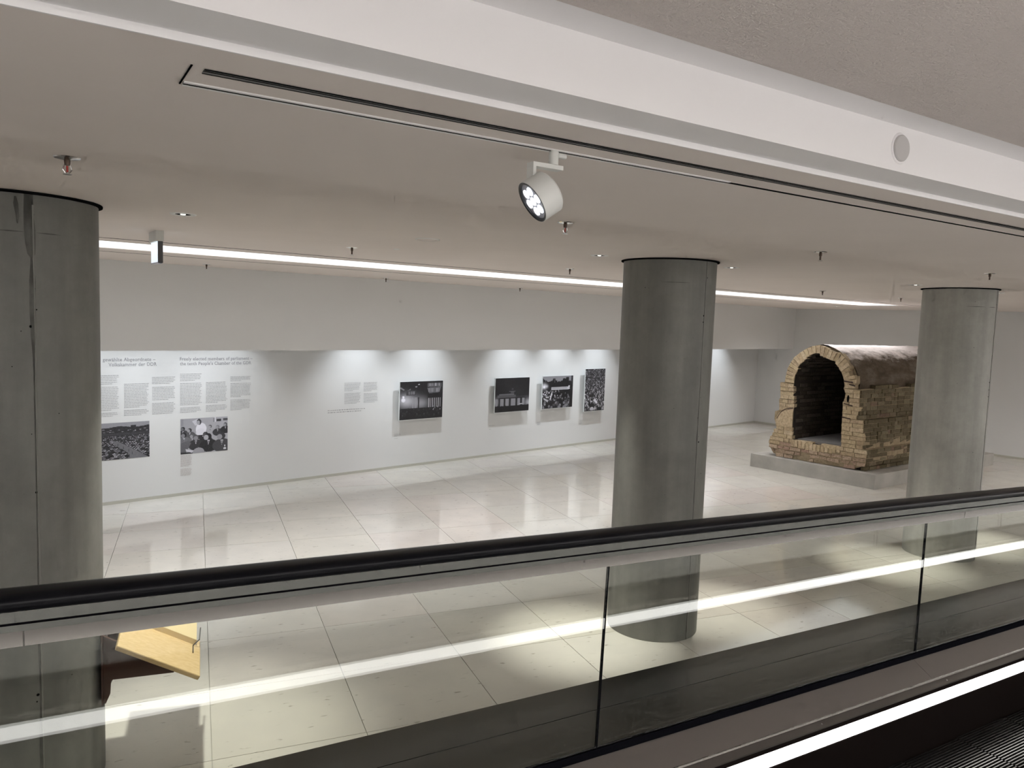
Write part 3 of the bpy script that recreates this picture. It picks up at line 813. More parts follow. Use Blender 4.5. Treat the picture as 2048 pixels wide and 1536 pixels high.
# ------------------------------------------------------------------ pictures
def canvas(w, h, v): return np.full((h, w), v, float)
def grid(a):
    h, w = a.shape; y, x = np.mgrid[0:h, 0:w]; return (x + 0.5) / w, (y + 0.5) / h
def rect(a, x0, y0, x1, y1, v):
    X, Y = grid(a); a[(X >= x0) & (X <= x1) & (Y >= y0) & (Y <= y1)] = v
def ell(a, x, y, rx, ry, v, soft=0.0):
    X, Y = grid(a); d = ((X - x) / rx) ** 2 + ((Y - y) / ry) ** 2
    if soft: 
        k = np.clip((1.2 - d) / soft, 0, 1); a[:] = a * (1 - k) + v * k
    else: a[d <= 1] = v
def glow(a, x, y, r, v):
    X, Y = grid(a); a += v * np.exp(-(((X - x) / r) ** 2 + ((Y - y) / r) ** 2))
def poly(a, pts, v):
    X, Y = grid(a); ins = np.zeros(a.shape, bool)
    for i in range(len(pts)):
        (x0, y0), (x1, y1) = pts[i], pts[(i + 1) % len(pts)]
        if y0 == y1: continue
        c = ((y0 > Y) != (y1 > Y)) & (X < (x1 - x0) * (Y - y0) / (y1 - y0) + x0); ins ^= c
    a[ins] = v
def speck(a, s):
    a += RNG.normal(0, s, a.shape)
def heads(a, x0, x1, y0, y1, n, r0, r1, v0, v1):
    ys = np.sort(RNG.uniform(y0, y1, n))
    for y in ys:
        t = (y - y0) / (y1 - y0 + 1e-6); r = r0 + (r1 - r0) * t; x = RNG.uniform(x0, x1)
        ell(a, x, y + r * 1.5, r * 1.3, r * 1.3, 0.02)
        ell(a, x, y, r * 0.8, r, RNG.uniform(v0, v1))
def im_night():
    a = canvas(120, 88, 0.012); glow(a, 0.12, 0.50, 0.16, 0.45); glow(a, 0.30, 0.55, 0.18, 0.18); glow(a, 0.5, 0.58, 0.14, 0.25)
    X, Y = grid(a); a[:] = a * np.clip(1.3 - np.abs(Y - 0.5) * 1.3, 0, 1)
    rect(a, 0.14, 0.24, 0.36, 0.36, 0.05)
    for k in range(5): rect(a, 0.20 + 0.03 * k, 0.26, 0.215 + 0.03 * k, 0.34, 0.28)
    poly(a, [(0.02, 0.14), (0.10, 0.20), (0.09, 0.23), (0.0, 0.17)], 0.22); poly(a, [(0.17, 0.24), (0.24, 0.18), (0.24, 0.22)], 0.18)
    for k in range(4): rect(a, 0.285 + 0.028 * k, 0.42, 0.300 + 0.028 * k, 0.70, 0.36)
    rect(a, 0.415, 0.42, 0.44, 0.7, 0.01)
    rect(a, 0.63, 0.06, 0.97, 0.16, 0.10)
    for k in range(9): rect(a, 0.67 + 0.03 * k, 0.06, 0.68 + 0.03 * k, 0.14, RNG.uniform(0.2, 0.7))
    poly(a, [(0.62, 0.18), (0.96, 0.16), (0.92, 0.31), (0.67, 0.33)], 0.12)
    for k in range(9): rect(a, 0.66 + 0.03 * k, 0.19, 0.675 + 0.03 * k, 0.29, RNG.uniform(0.1, 0.45))
    rect(a, 0.64, 0.33, 1.0, 0.46, 0.008)
    for k in range(7): rect(a, 0.66 + 0.045 * k, 0.46, 0.68 + 0.045 * k, 0.70, RNG.uniform(0.25, 0.5))
    ell(a, 0.08, 0.40, 0.025, 0.03, 0.9); ell(a, 0.08, 0.48, 0.05, 0.06, 0.9, 0.8)
    ell(a, 0.43, 0.08, 0.02, 0.012, 0.6); ell(a, 0.37, 0.14, 0.025, 0.018, 0.3)
    rect(a, 0, 0.71, 1, 1, 0.010)
    heads(a, 0.0, 1.0, 0.70, 0.90, 40, 0.008, 0.02, 0.008, 0.06)
    for k in range(7): ell(a, RNG.uniform(0.7, 1), RNG.uniform(0.66, 0.8), 0.012, 0.014, 0.3)
    speck(a, 0.004); return a
def im_gate():
    a = canvas(120, 90, 0.012); glow(a, 0.55, 0.5, 0.35, 0.012)
    rect(a, 0.07, 0.50, 0.60, 0.58, 0.10); rect(a, 0.12, 0.47, 0.55, 0.50, 0.16); rect(a, 0.60, 0.54, 0.95, 0.58, 0.05)
    rect(a, 0.40, 0.39, 0.58, 0.41, 0.12); rect(a, 0.45, 0.41, 0.55, 0.45, 0.10); ell(a, 0.5, 0.33, 0.03, 0.03, 0.06)
    glow(a, 0.0, 0.7, 0.10, 0.35); glow(a, 1.0, 0.75, 0.12, 0.4)
    for x, w in ((0.02, 0.06), (0.15, 0.10), (0.30, 0.10), (0.46, 0.13), (0.65, 0.08), (0.79, 0.08)): rect(a, x, 0.61, x + w, 0.82, 0.28)
    for x in (0.11, 0.265, 0.42, 0.60, 0.75): rect(a, x, 0.58, x + 0.03, 0.82, 0.02)
    for x in np.linspace(0, 1, 60): ell(a, x, 0.84 + RNG.uniform(-.012, .012), 0.014, 0.02, 0.006)
    rect(a, 0, 0.84, 1, 1, 0.008); ell(a, 0.76, 0.78, 0.06, 0.015, 0.5)
    speck(a, 0.003); return a
def im_crowd_night():
    a = canvas(120, 90, 0.012); rect(a, 0, 0, 1, 0.20, 0.26); X, Y = grid(a)
    for x in np.linspace(0, 1, 50): rect(a, x, 0.03 + 0.12 * abs(math.sin(9 * x)) + RNG.uniform(0, .05), x + 0.02, 0.34, 0.012)
    rect(a, 0.76, 0.05, 0.86, 0.34, 0.010); rect(a, 0.93, 0.0, 1.0, 0.3, 0.02)
    glow(a, 0.05, 0.31, 0.08, 0.75); ell(a, 0.05, 0.33, 0.03, 0.04, 1.0, 0.6); glow(a, 0.14, 0.31, 0.04, 0.35)
    rect(a, 0.28, 0.34, 0.86, 0.43, 0.55); rect(a, 0.30, 0.36, 0.80, 0.41, 0.42); ell(a, 0.87, 0.34, 0.03, 0.03, 0.7); ell(a, 0.87, 0.40, 0.03, 0.025, 0.7)
    heads(a, 0, 0.92, 0.46, 0.98, 90, 0.014, 0.045, 0.02, 0.30)
    for k in range(24): ell(a, RNG.uniform(0, 0.6), RNG.uniform(0.44, 0.66), RNG.uniform(.008, .03), RNG.uniform(.008, .03), RNG.uniform(.3, .8))
    poly(a, [(0.24, 0.72), (0.30, 0.48), (0.32, 0.55), (0.27, 0.74)], 0.75); poly(a, [(0.04, 0.66), (0.2, 0.74), (0.18, 0.80), (0.05, 0.72)], 0.5)
    rect(a, 0.90, 0.3, 1, 1, 0.010); speck(a, 0.006); return a
def im_crowd_tall():
    a = canvas(84, 120, 0.02)
    for y in np.linspace(0.02, 0.98, 34):
        t = y; r = 0.018 + 0.05 * t * t; n = int(26 * (1 - t) + 7)
        for x in RNG.uniform(0, 1, n):
            ell(a, x, y + r, r * 1.25, r * 1.0, RNG.uniform(0.008, 0.05)); ell(a, x, y, r * 0.5, r * 0.5, RNG.uniform(0.08, 0.7) ** 1.3)
    ell(a, 0.38, 0.9, 0.13, 0.09, 0.02); ell(a, 0.38, 0.95, 0.10, 0.045, 0.5); poly(a, [(0.5, 0.7), (0.66, 0.8), (0.62, 0.84), (0.46, 0.76)], 0.75); poly(a, [(0.58, 0.78), (0.7, 0.7), (0.66, 0.76)], 0.6)
    rect(a, 0, 0.985, 1, 1, 0.02); speck(a, 0.01); return a
def im_dark():
    a = canvas(60, 80, 0.02); heads(a, 0, 1, 0.4, 1.0, 60, 0.02, 0.05, 0.02, 0.2); rect(a, 0.93, 0, 1, 1, 0.015); speck(a, 0.003); return a
def im_cars():
    a = canvas(110, 82, 0.05); rect(a, 0, 0, 1, 0.13, 0.30); 
    for x in np.linspace(0, 1, 40): rect(a, x, 0.12 + 0.02 * math.sin(11 * x) - (0.05 if 0.62 < x < 0.74 else 0), x + 0.03, 0.3, 0.03)
    for k in range(16): ell(a, RNG.uniform(0, 1), RNG.uniform(0.16, 0.27), 0.02, 0.008, RNG.uniform(.2, .5))
    rect(a, 0, 0.28, 1, 0.34, 0.05)
    for y in np.linspace(0.34, 0.97, 20):
        r = 0.014 + 0.035 * (y - 0.3)
        for x in np.arange(0, 1.05, r * 2.0):
            xx = x + RNG.uniform(-.01, .01); ell(a, xx, y + r * 0.5, r * 1.2, r * 0.6, 0.02)
            if RNG.random() < 0.72: poly(a, [(xx - r, y + r * .25), (xx + r * .5, y - r * .2), (xx + r, y + r * .1), (xx - r * .5, y + r * .5)], RNG.uniform(.15, .9))
    poly(a, [(0.30, 0.48), (0.42, 0.52), (0.80, 0.84), (0.98, 1.0), (0.62, 1.0), (0.62, 0.88), (0.5, 0.75), (0.34, 0.6)], 0.17)
    for x, y in ((0.50, 0.66), (0.60, 0.74), (0.66, 0.82), (0.40, 0.57)): rect(a, x, y, x + 0.012, y + 0.07, 0.03)
    speck(a, 0.012); return a
def im_people():
    a = canvas(120, 88, 0.46); X, Y = grid(a); a[:] = 0.36 + 0.12 * X
    rect(a, 0.0, 0.0, 0.06, 0.2, 0.3); poly(a, [(0.24, 0.08), (0.36, 0.02), (0.36, 0.2), (0.3, 0.2)], 0.6)
    rect(a, 0.68, 0.02, 0.715, 0.14, 0.28); rect(a, 0.76, 0.06, 0.86, 0.12, 0.04); rect(a, 0.90, 0.05, 1.0, 0.11, 0.10); rect(a, 0.74, 0.0, 0.74, 0.6, 0.8); rect(a, 0.72, 0.0, 0.745, 0.14, 0.75)
    # standing figure in a white shirt
    ell(a, 0.43, 0.33, 0.115, 0.19, 0.80); ell(a, 0.42, 0.42, 0.10, 0.12, 0.75); ell(a, 0.385, 0.11, 0.048, 0.085, 0.06); ell(a, 0.37, 0.13, 0.034, 0.062, 0.40); rect(a, 0.34, 0.49, 0.46, 0.6, 0.03)
    def person(x, y, r, hair, face, suit, dx=-0.3):
        ell(a, x + 0.1 * r, y + 3.0 * r, 2.3 * r, 2.2 * r, suit); ell(a, x, y, r * 0.85, r * 1.15, hair); ell(a, x + dx * r, y + 0.25 * r, r * 0.62, r * 0.85, face)
        poly(a, [(x - 0.25 * r, y + 1.2 * r), (x + 0.35 * r, y + 1.2 * r), (x, y + 2.8 * r)], 0.62); poly(a, [(x - .06 * r, y + 1.4 * r), (x + .14 * r, y + 1.4 * r), (x + .02 * r, y + 2.7 * r)], 0.05)
    person(0.05, 0.28, 0.05, 0.03, 0.18, 0.06); person(0.19, 0.33, 0.05, 0.05, 0.38, 0.10, -0.5); person(0.62, 0.26, 0.042, 0.10, 0.40, 0.42)
    person(0.78, 0.29, 0.05, 0.25, 0.36, 0.05); person(0.95, 0.23, 0.05, 0.10, 0.36, 0.03); person(0.07, 0.46, 0.065, 0.02, 0.25, 0.17)
    person(0.24, 0.50, 0.05, 0.12, 0.35, 0.16); person(0.52, 0.48, 0.065, 0.05, 0.10, 0.03); person(0.315, 0.55, 0.072, 0.10, 0.28, 0.04, 0.0)
    person(0.58, 0.55, 0.085, 0.02, 0.45, 0.025, -0.55); person(0.87, 0.56, 0.092, 0.05, 0.34, 0.07, -0.5)
    poly(a, [(0.0, 0.7), (0.16, 0.62), (0.22, 0.7), (0.1, 0.98), (0.0, 1.0)], 0.13); rect(a, 0.0, 0.95, 0.3, 1.0, 0.03)
    poly(a, [(0.10, 0.86), (0.27, 0.92), (0.24, 0.98), (0.12, 0.93)], 0.6); ell(a, 0.375, 1.0, 0.125, 0.155, 0.34)
    rect(a, 0.905, 0.91, 0.97, 0.96, 0.75); rect(a, 0.930, 0.84, 0.945, 0.91, 0.75); ell(a, 0.9375, 0.845, 0.014, 0.018, 0.75)
    speck(a, 0.008); return a
def print_mesh(img, s0, s1, z0, z1, off):
    h, w = img.shape; img = np.clip(img, 0.004, 0.92)
    col = np.stack([img * 0.96 + 0.002, img * 0.95 + 0.002, img * 1.03 + 0.004, np.ones_like(img)], -1)
    vs = []; fs = []
    for i in range(h + 1):
        for j in range(w + 1): vs.append(wp(s0 + (s1 - s0) * j / w, z1 - (z1 - z0) * i / h, off))
    fs = [(i * (w + 1) + j, (i + 1) * (w + 1) + j, (i + 1) * (w + 1) + j + 1, i * (w + 1) + j + 1) for i in range(h) for j in range(w)]
    me = bpy.data.meshes.new('print'); me.from_pydata(vs, [], fs)
    at = me.color_attributes.new('print', 'FLOAT_COLOR', 'CORNER')
    at.data.foreach_set('color', np.repeat(col.reshape(-1, 4), 4, 0).astype(np.float32).ravel())
    me.materials.append(MATS['photo_print'])
    o = bpy.data.objects.new('print', me); COL.objects.link(o); return o
def mounted(img, s0, s1, z0, z1, label):
    t = thing('mounted_photograph', wp((s0 + s1) / 2, z0, 0.04), label, 'picture', 'black and white photographs mounted on the long wall')
    obj('panel', wall_box(MB(), s0, s1, z0, z1, 0.108, 0.090), 'panel_white', t)
    obj('spacer', wall_box(MB(), s0 + 0.12, s1 - 0.12, z0 + 0.12, z1 - 0.12, 0.090, 0.001), 'panel_white', t)
    adopt(print_mesh(img, s0 + 0.008, s1 - 0.008, z0 + 0.008, z1 - 0.008, 0.1095), t)
mounted(im_night(), 4.77, 5.755, 0.892, 1.607, 'mounted night photograph of floodlit towers and columns above a dark crowd')
mounted(im_gate(), 7.06, 8.025, 0.895, 1.609, 'mounted dark photograph of a columned gate glowing at night')
mounted(im_crowd_night(), 8.40, 9.362, 0.898, 1.614, 'mounted photograph of an evening crowd under a long pale banner')
mounted(im_crowd_tall(), 9.75, 10.443, 0.766, 1.746, 'mounted upright photograph of a densely packed crowd of people')
mounted(im_dark(), 13.95, 14.81, 0.76, 1.75, 'mounted dark photograph mostly hidden behind the middle concrete pillar')
for img, s0, s1, z0, z1, lab in ((im_cars(), -0.155, 0.547, 0.638, 1.16, 'flat wall print of a car park photograph beside the left pillar'),
                                 (im_people(), 0.98, 1.684, 0.625, 1.155, 'flat wall print of seated men in suits and one person standing')):
    o = print_mesh(img, s0, s1, z0, z1, 0.003); o.name = 'wall_print'
    tag(o, lab, 'picture', 'flat photograph prints on the long wall')

# ------------------------------------------------------------------ lettering on the long wall
def heading(lines, label):
    """lines: (text, s0, s1, baseline z, size)"""
    t = thing('wall_heading', wp(lines[0][1], lines[-1][3], 0.0), label, 'lettering', 'grey headings on the long wall')
    for txt, s0, s1, zb, size in lines:
        cu = bpy.data.curves.new('heading', 'FONT'); cu.body = txt; cu.size = size; cu.space_character = 1.06
        to = bpy.data.objects.new('tmp', cu); COL.objects.link(to)
        dg = bpy.context.evaluated_depsgraph_get(); me = bpy.data.meshes.new_from_object(to.evaluated_get(dg))
        co = np.array([v.co[:] for v in me.vertices]); x0, x1 = co[:, 0].min(), co[:, 0].max()
        k = (s1 - s0) / (x1 - x0)
        comp = list(range(len(co)))                      # letters = connected pieces; a wide gap starts a new word
        def root(i):
            while comp[i] != i: comp[i] = comp[comp[i]]; i = comp[i]
            return i
        polys = [tuple(p.vertices) for p in me.polygons]
        for p in polys:
            for q in p[1:]: comp[root(q)] = root(p[0])
        let = {}
        for p in polys: let.setdefault(root(p[0]), []).append(p)
        for key, ps in let.items():                      # slab feet and heads on narrow stems
            ys = [co[v, 1] for p in ps for v in p]; y0, y1 = min(ys), max(ys)
            if y1 - y0 < 0.2 * size: continue
            for yy, ya, yb in ((y0 + 0.02 * size, y0, y0 + 0.035 * size), (y1 - 0.02 * size, y1 - 0.035 * size, y1)):
                iv = []
                for p in ps:
                    xs = []
                    for a, b in zip(p, p[1:] + p[:1]):
                        if (co[a, 1] > yy) != (co[b, 1] > yy): xs.append(co[a, 0] + (co[b, 0] - co[a, 0]) * (yy - co[a, 1]) / (co[b, 1] - co[a, 1]))
                    if xs: iv.append([min(xs), max(xs)])
                iv.sort(); mg = []
                for q in iv:
                    if mg and q[0] <= mg[-1][1] + 1e-4: mg[-1][1] = max(mg[-1][1], q[1])
                    else: mg.append(q)
                for q in mg:
                    if q[1] - q[0] < 0.125 * size:
                        e = 0.05 * size; n0 = len(co)
                        co = np.vstack([co, [[q[0] - e, ya, 0], [q[1] + e, ya, 0], [q[1] + e, yb, 0], [q[0] - e, yb, 0]]])
                        ps.append((n0, n0 + 1, n0 + 2, n0 + 3))
        items = sorted((min(co[v, 0] for p in ps for v in p), max(co[v, 0] for p in ps for v in p), ps) for ps in let.values())
        words = []; edge = -1e9
        for a0, a1, ps in items:
            if a0 - edge > 0.125 * size: words.append([])
            words[-1] += ps; edge = max(edge, a1)
        for wps in words:
            used = sorted({v for p in wps for v in p}); ix = {v: n for n, v in enumerate(used)}
            obj('word', MB().add([wp(s0 + (co[v][0] - x0) * k, zb + co[v][1], 0.0025) for v in used], [tuple(ix[v] for v in p) for p in wps]), 'letter_grey', t, recalc=False)
        bpy.data.objects.remove(to); bpy.data.curves.remove(cu); bpy.data.meshes.remove(me)
    return t
heading([('gewählte Abgeordnete –', -0.052, 0.636, 2.027, 0.068), ('Volkskammer der DDR', 0.021, 0.651, 1.958, 0.068)], 'grey German heading lettered on the wall beside the left pillar')
heading([('Freely elected members of parliament –', 0.977, 2.074, 2.027, 0.068), ('the tenth People’s Chamber of the GDR', 0.977, 2.053, 1.957, 0.068)], 'grey English heading lettered on the wall above three text columns')
def text_block(paras, label, matn='text_grey', pitch=0.0225, th=0.0075, group='small print columns on the long wall'):
    mb = MB(); r = random.Random(hash(label) % 1000 if False else len(label) * 7 + int(paras[0][0] * 100))
    for s0, s1, zt, zb in paras:
        n = max(1, int(round((zt - zb) / pitch)))
        for k in range(n):
            z = zt - (k + 0.6) * (zt - zb) / n
            end = s1 - r.uniform(0, 0.10) * (s1 - s0) if k < n - 1 else s0 + r.uniform(0.45, 0.9) * (s1 - s0)
            s = s0
            while s < end - 0.004:
                L = min(r.uniform(0.012, 0.05), end - s)
                mb.add([wp(s, z - th / 2, 0.002), wp(s + L, z - th / 2, 0.002), wp(s + L, z + th / 2, 0.002), wp(s, z + th / 2, 0.002)], [(0, 1, 2, 3)])
                s += L + (0.005 if th < 0.01 else 0.013)
    return tag(obj('text_column', mb, matn, recalc=False), label, 'lettering', group)
text_block([(-0.17, .153, 1.842, 1.702), (-0.17, .152, 1.681, 1.336), (-0.17, .148, 1.315, 1.251)], 'column of small grey print next to the left pillar, under the German heading')
text_block([(.215, .545, 1.715, 1.362), (.211, .542, 1.341, 1.248)], 'column of small grey print right above the car park print')
text_block([(.588, .912, 1.80, 1.687), (.587, .911, 1.658, 1.453), (.586, .911, 1.423, 1.247)], 'column of small grey print just left of the English text')
text_block([(.977, 1.296, 1.839, 1.719), (.977, 1.296, 1.697, 1.359), (.976, 1.296, 1.333, 1.246)], 'first column of small grey print under the English heading')
text_block([(1.353, 1.68, 1.703, 1.373), (1.353, 1.681, 1.349, 1.241)], 'middle column of small grey print under the English heading')
text_block([(1.726, 2.051, 1.777, 1.696), (1.726, 2.051, 1.673, 1.446), (1.726, 2.052, 1.416, 1.244)], 'last column of small grey print under the English heading')
text_block([(.98, 1.147, .614, .435), (.979, 1.147, .412, .298)], 'faint rosy caption block under the print of men in suits', 'caption_rose', 0.0165, 0.006, 'picture captions on the long wall')
text_block([(3.708, 4.027, 1.616, 1.462), (3.711, 4.031, 1.436, 1.24)], 'left of two small print columns near the night photograph')
text_block([(4.089, 4.381, 1.614, 1.443), (4.093, 4.385, 1.421, 1.243)], 'right of two small print columns near the night photograph')
text_block([(3.396, 4.19, 1.165, 1.093)], 'two dark lines of caption below the small print columns', 'caption_grey', 0.036, 0.012, 'picture captions on the long wall')
text_block([(4.747, 4.895, .642, .586), (4.749, 4.85, .566, .545)], 'tiny caption below the night photograph of floodlit towers', 'text_grey', 0.02, 0.006, 'picture captions on the long wall')
text_block([(7.026, 7.188, .645, .62), (7.029, 7.10, .567, .547)], 'tiny caption below the dark photograph of the gate', 'text_grey', 0.02, 0.006, 'picture captions on the long wall')
text_block([(8.387, 8.493, .622, .545)], 'tiny caption below the evening crowd photograph', 'text_grey', 0.02, 0.006, 'picture captions on the long wall')
text_block([(9.726, 9.827, .51, .46)], 'tiny caption below the upright crowd photograph', 'text_grey', 0.02, 0.006, 'picture captions on the long wall')

# ------------------------------------------------------------------ ceiling fittings
def sprinkler(x, y, label, big):
    t = thing('sprinkler_head', (x, y, C_Z), label, 'sprinkler', 'sprinkler heads in the ceiling')
    k = 1.0
    obj('escutcheon', MB().lathe([(0.006, -0.012), (0.012, -0.010), (0.045, -0.004), (0.048, 0.0)], (x, y, C_Z), seg=20), 'chrome', t)
    obj('body', MB().lathe([(0, -0.03), (0.010, -0.03), (0.012, -0.008), (0, -0.008)], (x, y, C_Z), seg=12), 'sprinkler_brown', t)
    if big:
        for sg in (-1, 1):
            m_ = MB(); m_.tube((x + sg * 0.011, y, C_Z - 0.028), (x + sg * 0.015, y, C_Z - 0.045), 0.003, 6); m_.tube((x + sg * 0.015, y, C_Z - 0.045), (x + sg * 0.004, y, C_Z - 0.062), 0.003, 6)
            obj('frame_arm', m_, 'chrome', t)
        obj('glass_bulb', MB().tube((x, y, C_Z - 0.032), (x, y, C_Z - 0.056), 0.004, 8), 'bulb_red', t)
    else:
        obj('frame_arm', MB().tube((x, y, C_Z - 0.028), (x, y, C_Z - 0.058), 0.007, 8), 'sprinkler_brown', t)
    obj('deflector', MB().lathe([(0, -0.066), (0.016, -0.065), (0.016, -0.062), (0, -0.060)], (x, y, C_Z), seg=14), 'chrome', t)
for x, y, lab, big in ((0.109, 3.444, 'chrome sprinkler head on the ceiling above the left pillar, nearest one', True),
                       (2.581, 3.553, 'sprinkler head on the ceiling just below the white spotlight', True),
                       (2.292, 6.244, 'sprinkler head beside the round ceiling cover, before the light band', False),
                       (4.879, 6.60, 'sprinkler head just before the light band, left of the middle pillar', False),
                       (1.84, 10.27, 'sprinkler head behind the light band, right of the exit sign', False),
                       (4.549, 10.888, 'sprinkler head behind the light band, above the night photograph', False),
                       (7.366, 11.449, 'sprinkler head behind the light band, above the gate photograph', False),
                       (4.838, 3.487, 'sprinkler head on the ceiling between the middle and right pillars', False),
                       (9.68, 6.90, 'sprinkler head just before the light band, above the brick tunnel', False),
                       (11.985, 7.075, 'sprinkler head near the end of the light band, left of the right pillar', False),
                       (7.361, 3.525, 'sprinkler head on the ceiling above the right pillar', False)):
    sprinkler(x, y, lab, big)
def spot_lamp(name, loc, direction, power, size, blend, radius, col):
    l = bpy.data.lights.new(name, 'SPOT'); l.energy = power; l.spot_size = math.radians(size); l.spot_blend = blend
    l.shadow_soft_size = radius; l.color = col
    o = bpy.data.objects.new(name, l); COL.objects.link(o); o.location = loc
    o.rotation_euler = Vector(direction).to_track_quat('-Z', 'Y').to_euler(); return o
for x, y, lab, pw, ang in ((0.757, 4.97, 'recessed ceiling downlight nearest the left pillar, right of its top', 0.75 * P_DOWN, 50),
                           (4.045, 5.06, 'recessed ceiling downlight just left of the middle pillar', P_DOWN, 34),
                           (5.629, 5.02, 'recessed ceiling downlight just right of the middle pillar', 0.8 * P_DOWN, 34),
                           (8.75, 5.0, 'recessed ceiling downlight left of the right pillar top', 0.9 * P_DOWN, 34),
                           (10.7, 5.0, 'recessed ceiling downlight right of the right pillar top', 0.9 * P_DOWN, 34),
                           (16.0, 11.0, 'added unseen flood lamp behind the brick tunnel, by the far corner', P_FLOOD, 150),  # this flood and the next are added to brighten the end wall
                           (16.6, 5.0, 'added unseen flood lamp nearest the end wall, past the right pillar', 0.9 * P_FLOOD, 150)):
    t = thing('downlight', (x, y, C_Z), lab, 'light', 'recessed downlights in the exhibition ceiling')
    obj('trim_ring', MB().lathe([(0.045, -0.003), (0.072, -0.005), (0.078, 0.0), (0.05, 0.0)], (x, y, C_Z), seg=32), 'track_white', t)
    obj('baffle', MB().lathe([(0.0, -0.0005), (0.046, -0.0015), (0.048, 0.0)], (x, y, C_Z), seg=32), 'dark_gap', t)
    obj('lens', MB().lathe([(0, -0.006), (0.013, -0.005), (0.016, -0.001)], (x, y, C_Z), seg=16), 'downlight_on', t)
    spot_lamp('downlight_lamp', (x, y, C_Z - 0.03), (0, 0, -1), pw, ang, 1.0, 0.05, (1.0, 0.995, 0.90) if ang < 60 else (1.0, 0.98, 0.96))
t = thing('ceiling_cover', (2.44, 5.074, C_Z), 'plain round cover plate on the ceiling left of the spotlight', 'cover')
obj('cover_plate', MB().lathe([(0, -0.004), (0.078, -0.004), (0.08, 0.0)], (2.44, 5.074, C_Z), seg=32), 'ceiling_paint', t)
obj('cover_rim', MB().lathe([(0.078, -0.005), (0.086, -0.005), (0.09, 0.0), (0.076, 0.0)], (2.44, 5.074, C_Z), seg=32), 'track_white', t)
tag(obj('ceiling_sensor', MB().lathe([(0, -0.006), (0.022, -0.005), (0.032, 0.0)], (2.613, 6.037, C_Z), seg=20), 'track_white'), 'tiny white sensor disc on the ceiling near the light band', 'sensor')

# exit sign
ex = thing('exit_sign', (0.775, 6.30, C_Z), 'small lit exit sign hanging edge-on from the ceiling near the left pillar', 'sign')
obj('housing', MB().hexa([(0.752, 6.165, 3.287), (0.806, 6.16, 3.287), (0.792, 6.43, 3.287), (0.736, 6.43, 3.287), (0.752, 6.165, C_Z), (0.806, 6.16, C_Z), (0.792, 6.43, C_Z), (0.736, 6.43, C_Z)]), 'fixture_white', ex)
fr_ = MB()
obj('lit_panel', MB().hexa([(0.768, 6.18, 3.135), (0.790, 6.18, 3.135), (0.776, 6.42, 3.135), (0.750, 6.42, 3.135), (0.768, 6.18, 3.287), (0.790, 6.18, 3.287), (0.776, 6.42, 3.287), (0.750, 6.42, 3.287)]), 'sign_panel', ex)
obj('edge_frame', MB().hexa([(0.766, 6.165, 3.128), (0.800, 6.165, 3.128), (0.800, 6.179, 3.128), (0.766, 6.179, 3.128), (0.766, 6.165, 3.287), (0.800, 6.165, 3.287), (0.800, 6.179, 3.287), (0.766, 6.179, 3.287)]), 'fin_grey', ex)
obj('edge_frame', MB().hexa([(0.764, 6.165, 3.124), (0.794, 6.165, 3.124), (0.780, 6.43, 3.124), (0.748, 6.43, 3.124), (0.764, 6.165, 3.134), (0.794, 6.165, 3.134), (0.780, 6.43, 3.134), (0.748, 6.43, 3.134)]), 'lens_off', ex)

# air slot and lighting track
sl = thing('slot_diffuser', (4, 1.965, C_Z), 'long black twin air slot set in the ceiling edge above the walkway', 'vent')
zz = C_Z - 0.0028
for y0, y1, mt in ((1.945, 1.9495, 'dark_gap'), (1.9495, 1.9555, 'fin_grey'), (1.9555, 1.962, 'dark_gap'), (1.962, 1.978, 'fin_grey'), (1.978, 1.9835, 'dark_gap')):
    obj('slot' if mt == 'dark_gap' else 'fin', MB().box(0.345, y0, zz if mt == 'dark_gap' else zz + 0.0004, 6.2, y1, C_Z - 0.0012), mt, sl)
obj('end_joint', MB().box(0.312, 1.93, zz, 0.316, 2.108, C_Z - 0.0012), 'dark_gap', sl)
tr = thing('lighting_track', (2, 2.1, C_Z), 'thin white lighting track in the ceiling carrying the spotlight', 'track')
for y0, y1, z0, mt, nm, x1 in ((2.080, 2.092, 0.004, 'track_white', 'rail', 2.30), (2.092, 2.0965, 0.0055, 'dark_gap', 'groove', 5.2), (2.0965, 2.112, 0.005, 'track_white', 'rail', 2.30)):
    obj(nm, MB().box(0.320, y0, C_Z - z0, x1, y1, C_Z), mt, tr)
obj('cover_strip', MB().box(2.30, 2.0835, C_Z - 0.0008, 5.2, 2.0918, C_Z), 'ceiling_paint', tr)

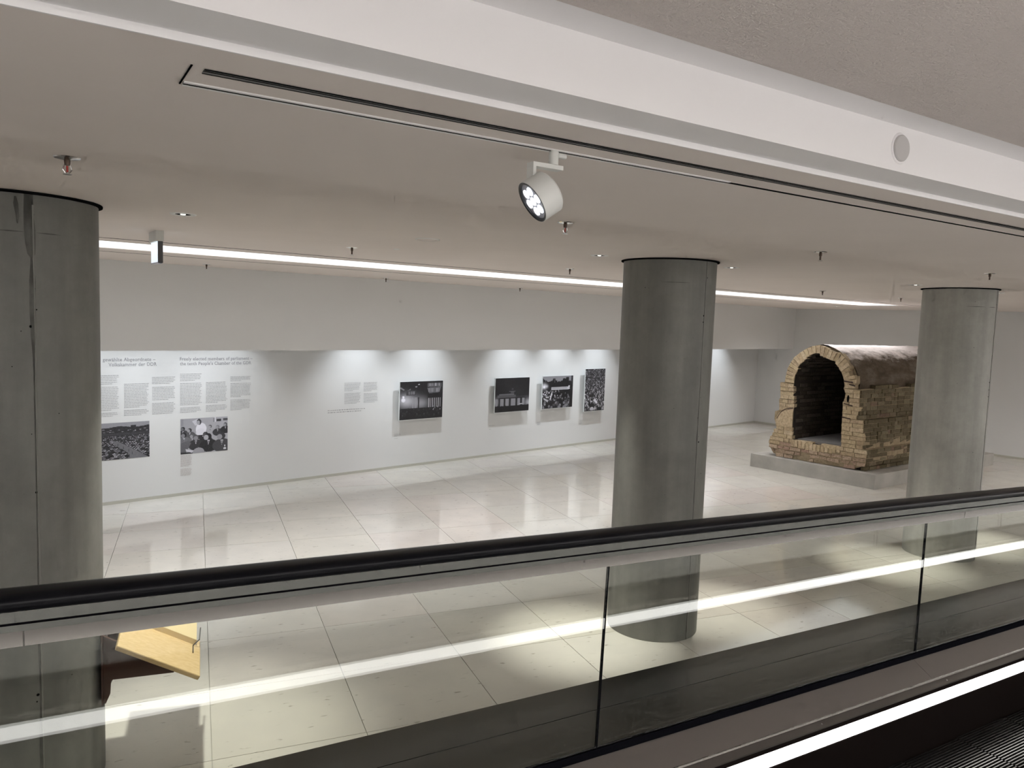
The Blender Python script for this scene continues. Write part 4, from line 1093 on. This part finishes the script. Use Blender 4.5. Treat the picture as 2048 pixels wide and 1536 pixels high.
# track spotlight
sp = thing('track_spotlight', (1.465, 2.1, C_Z), 'round white spotlight with glowing lens hanging from the ceiling track', 'spotlight')
ad = MB().lathe([(0, 0.0), (0.0165, 0.0), (0.0165, -0.045), (0, -0.045)], (1.465, 2.098, C_Z - 0.004), seg=24)
o = obj('adapter', ad, 'fixture_white', sp); smooth_by_angle(o)
lv = MB(); lv.box(1.478, 2.088, C_Z - 0.024, 1.515, 2.108, C_Z - 0.006)
lo_ = obj('lever', lv, 'fixture_white', sp); bvm = lo_.modifiers.new('bevel', 'BEVEL'); bvm.width = 0.006; bvm.segments = 3
am = MB(); am.box(1.372, 2.078, 3.300, 1.492, 2.116, 3.314); am.box(1.372, 2.078, 3.232, 1.384, 2.116, 3.2999)
o = obj('arm', am, 'fixture_white', sp)
lens_c = Vector((1.381, 2.085, 3.186)); dirn = Vector((-0.80, 0.17, -0.57)).normalized()
hd = MB().lathe([(0.0, -0.074), (0.064, -0.074), (0.072, -0.066), (0.0725, 0.004), (0.070, 0.005)], lens_c, dirn, 48)
o = obj('head', hd, 'fixture_white', sp); smooth_by_angle(o)
obj('bezel', MB().lathe([(0.0715, 0.005), (0.0705, 0.006), (0.063, 0.004), (0.062, -0.002)], lens_c, dirn, 48), 'black_plastic', sp)
ln = obj('lens', MB().lathe([(0.0, -0.001), (0.063, -0.001)], lens_c, dirn, 48), 'lens_off', sp)
tt = dirn.orthogonal().normalized(); bb = dirn.cross(tt)
for k in range(7):
    q = lens_c if k == 0 else lens_c + (tt * math.cos(k * math.pi / 3) + bb * math.sin(k * math.pi / 3)) * 0.037
    obj('led', MB().lathe([(0.0, 0.002), (0.0150, 0.001), (0.0155, -0.0005)], q, dirn, 18), 'lens_on', ln)
spot_lamp('track_spot_lamp', lens_c + dirn * 0.02, dirn, P_SPOT, 40, 0.5, 0.05, LAMP_COL)

# disc on the fascia
dc = thing('round_disc', (2.663, 1.62, 3.466), 'round pale disc fixed on the white fascia above the walkway', 'detector')
obj('ring', MB().lathe([(0.046, 0.004), (0.054, 0.003), (0.056, 0.0)], (2.663, 1.62, 3.466), (0, -1, 0), 40), 'trim_paint', dc)
obj('face', MB().lathe([(0, 0.012), (0.044, 0.011), (0.047, 0.008), (0.047, 0.001)], (2.663, 1.62, 3.466), (0, -1, 0), 40), 'disc_grey', dc)

# wall washers hidden in the slot above the pictures
for s in (-0.1, 0.75, 1.6, 3.95, 5.3, 7.55, 8.87, 10.15, 15.1):
    p = wp(s, 3.15, 0.90); q = wp(s, 0.35, 0.0)
    spot_lamp('wall_washer_lamp', p, Vector(q) - Vector(p), P_WASH * (0.72 if s < 2 else 1.0), 76, 1.0, 0.02, LAMP_COL)
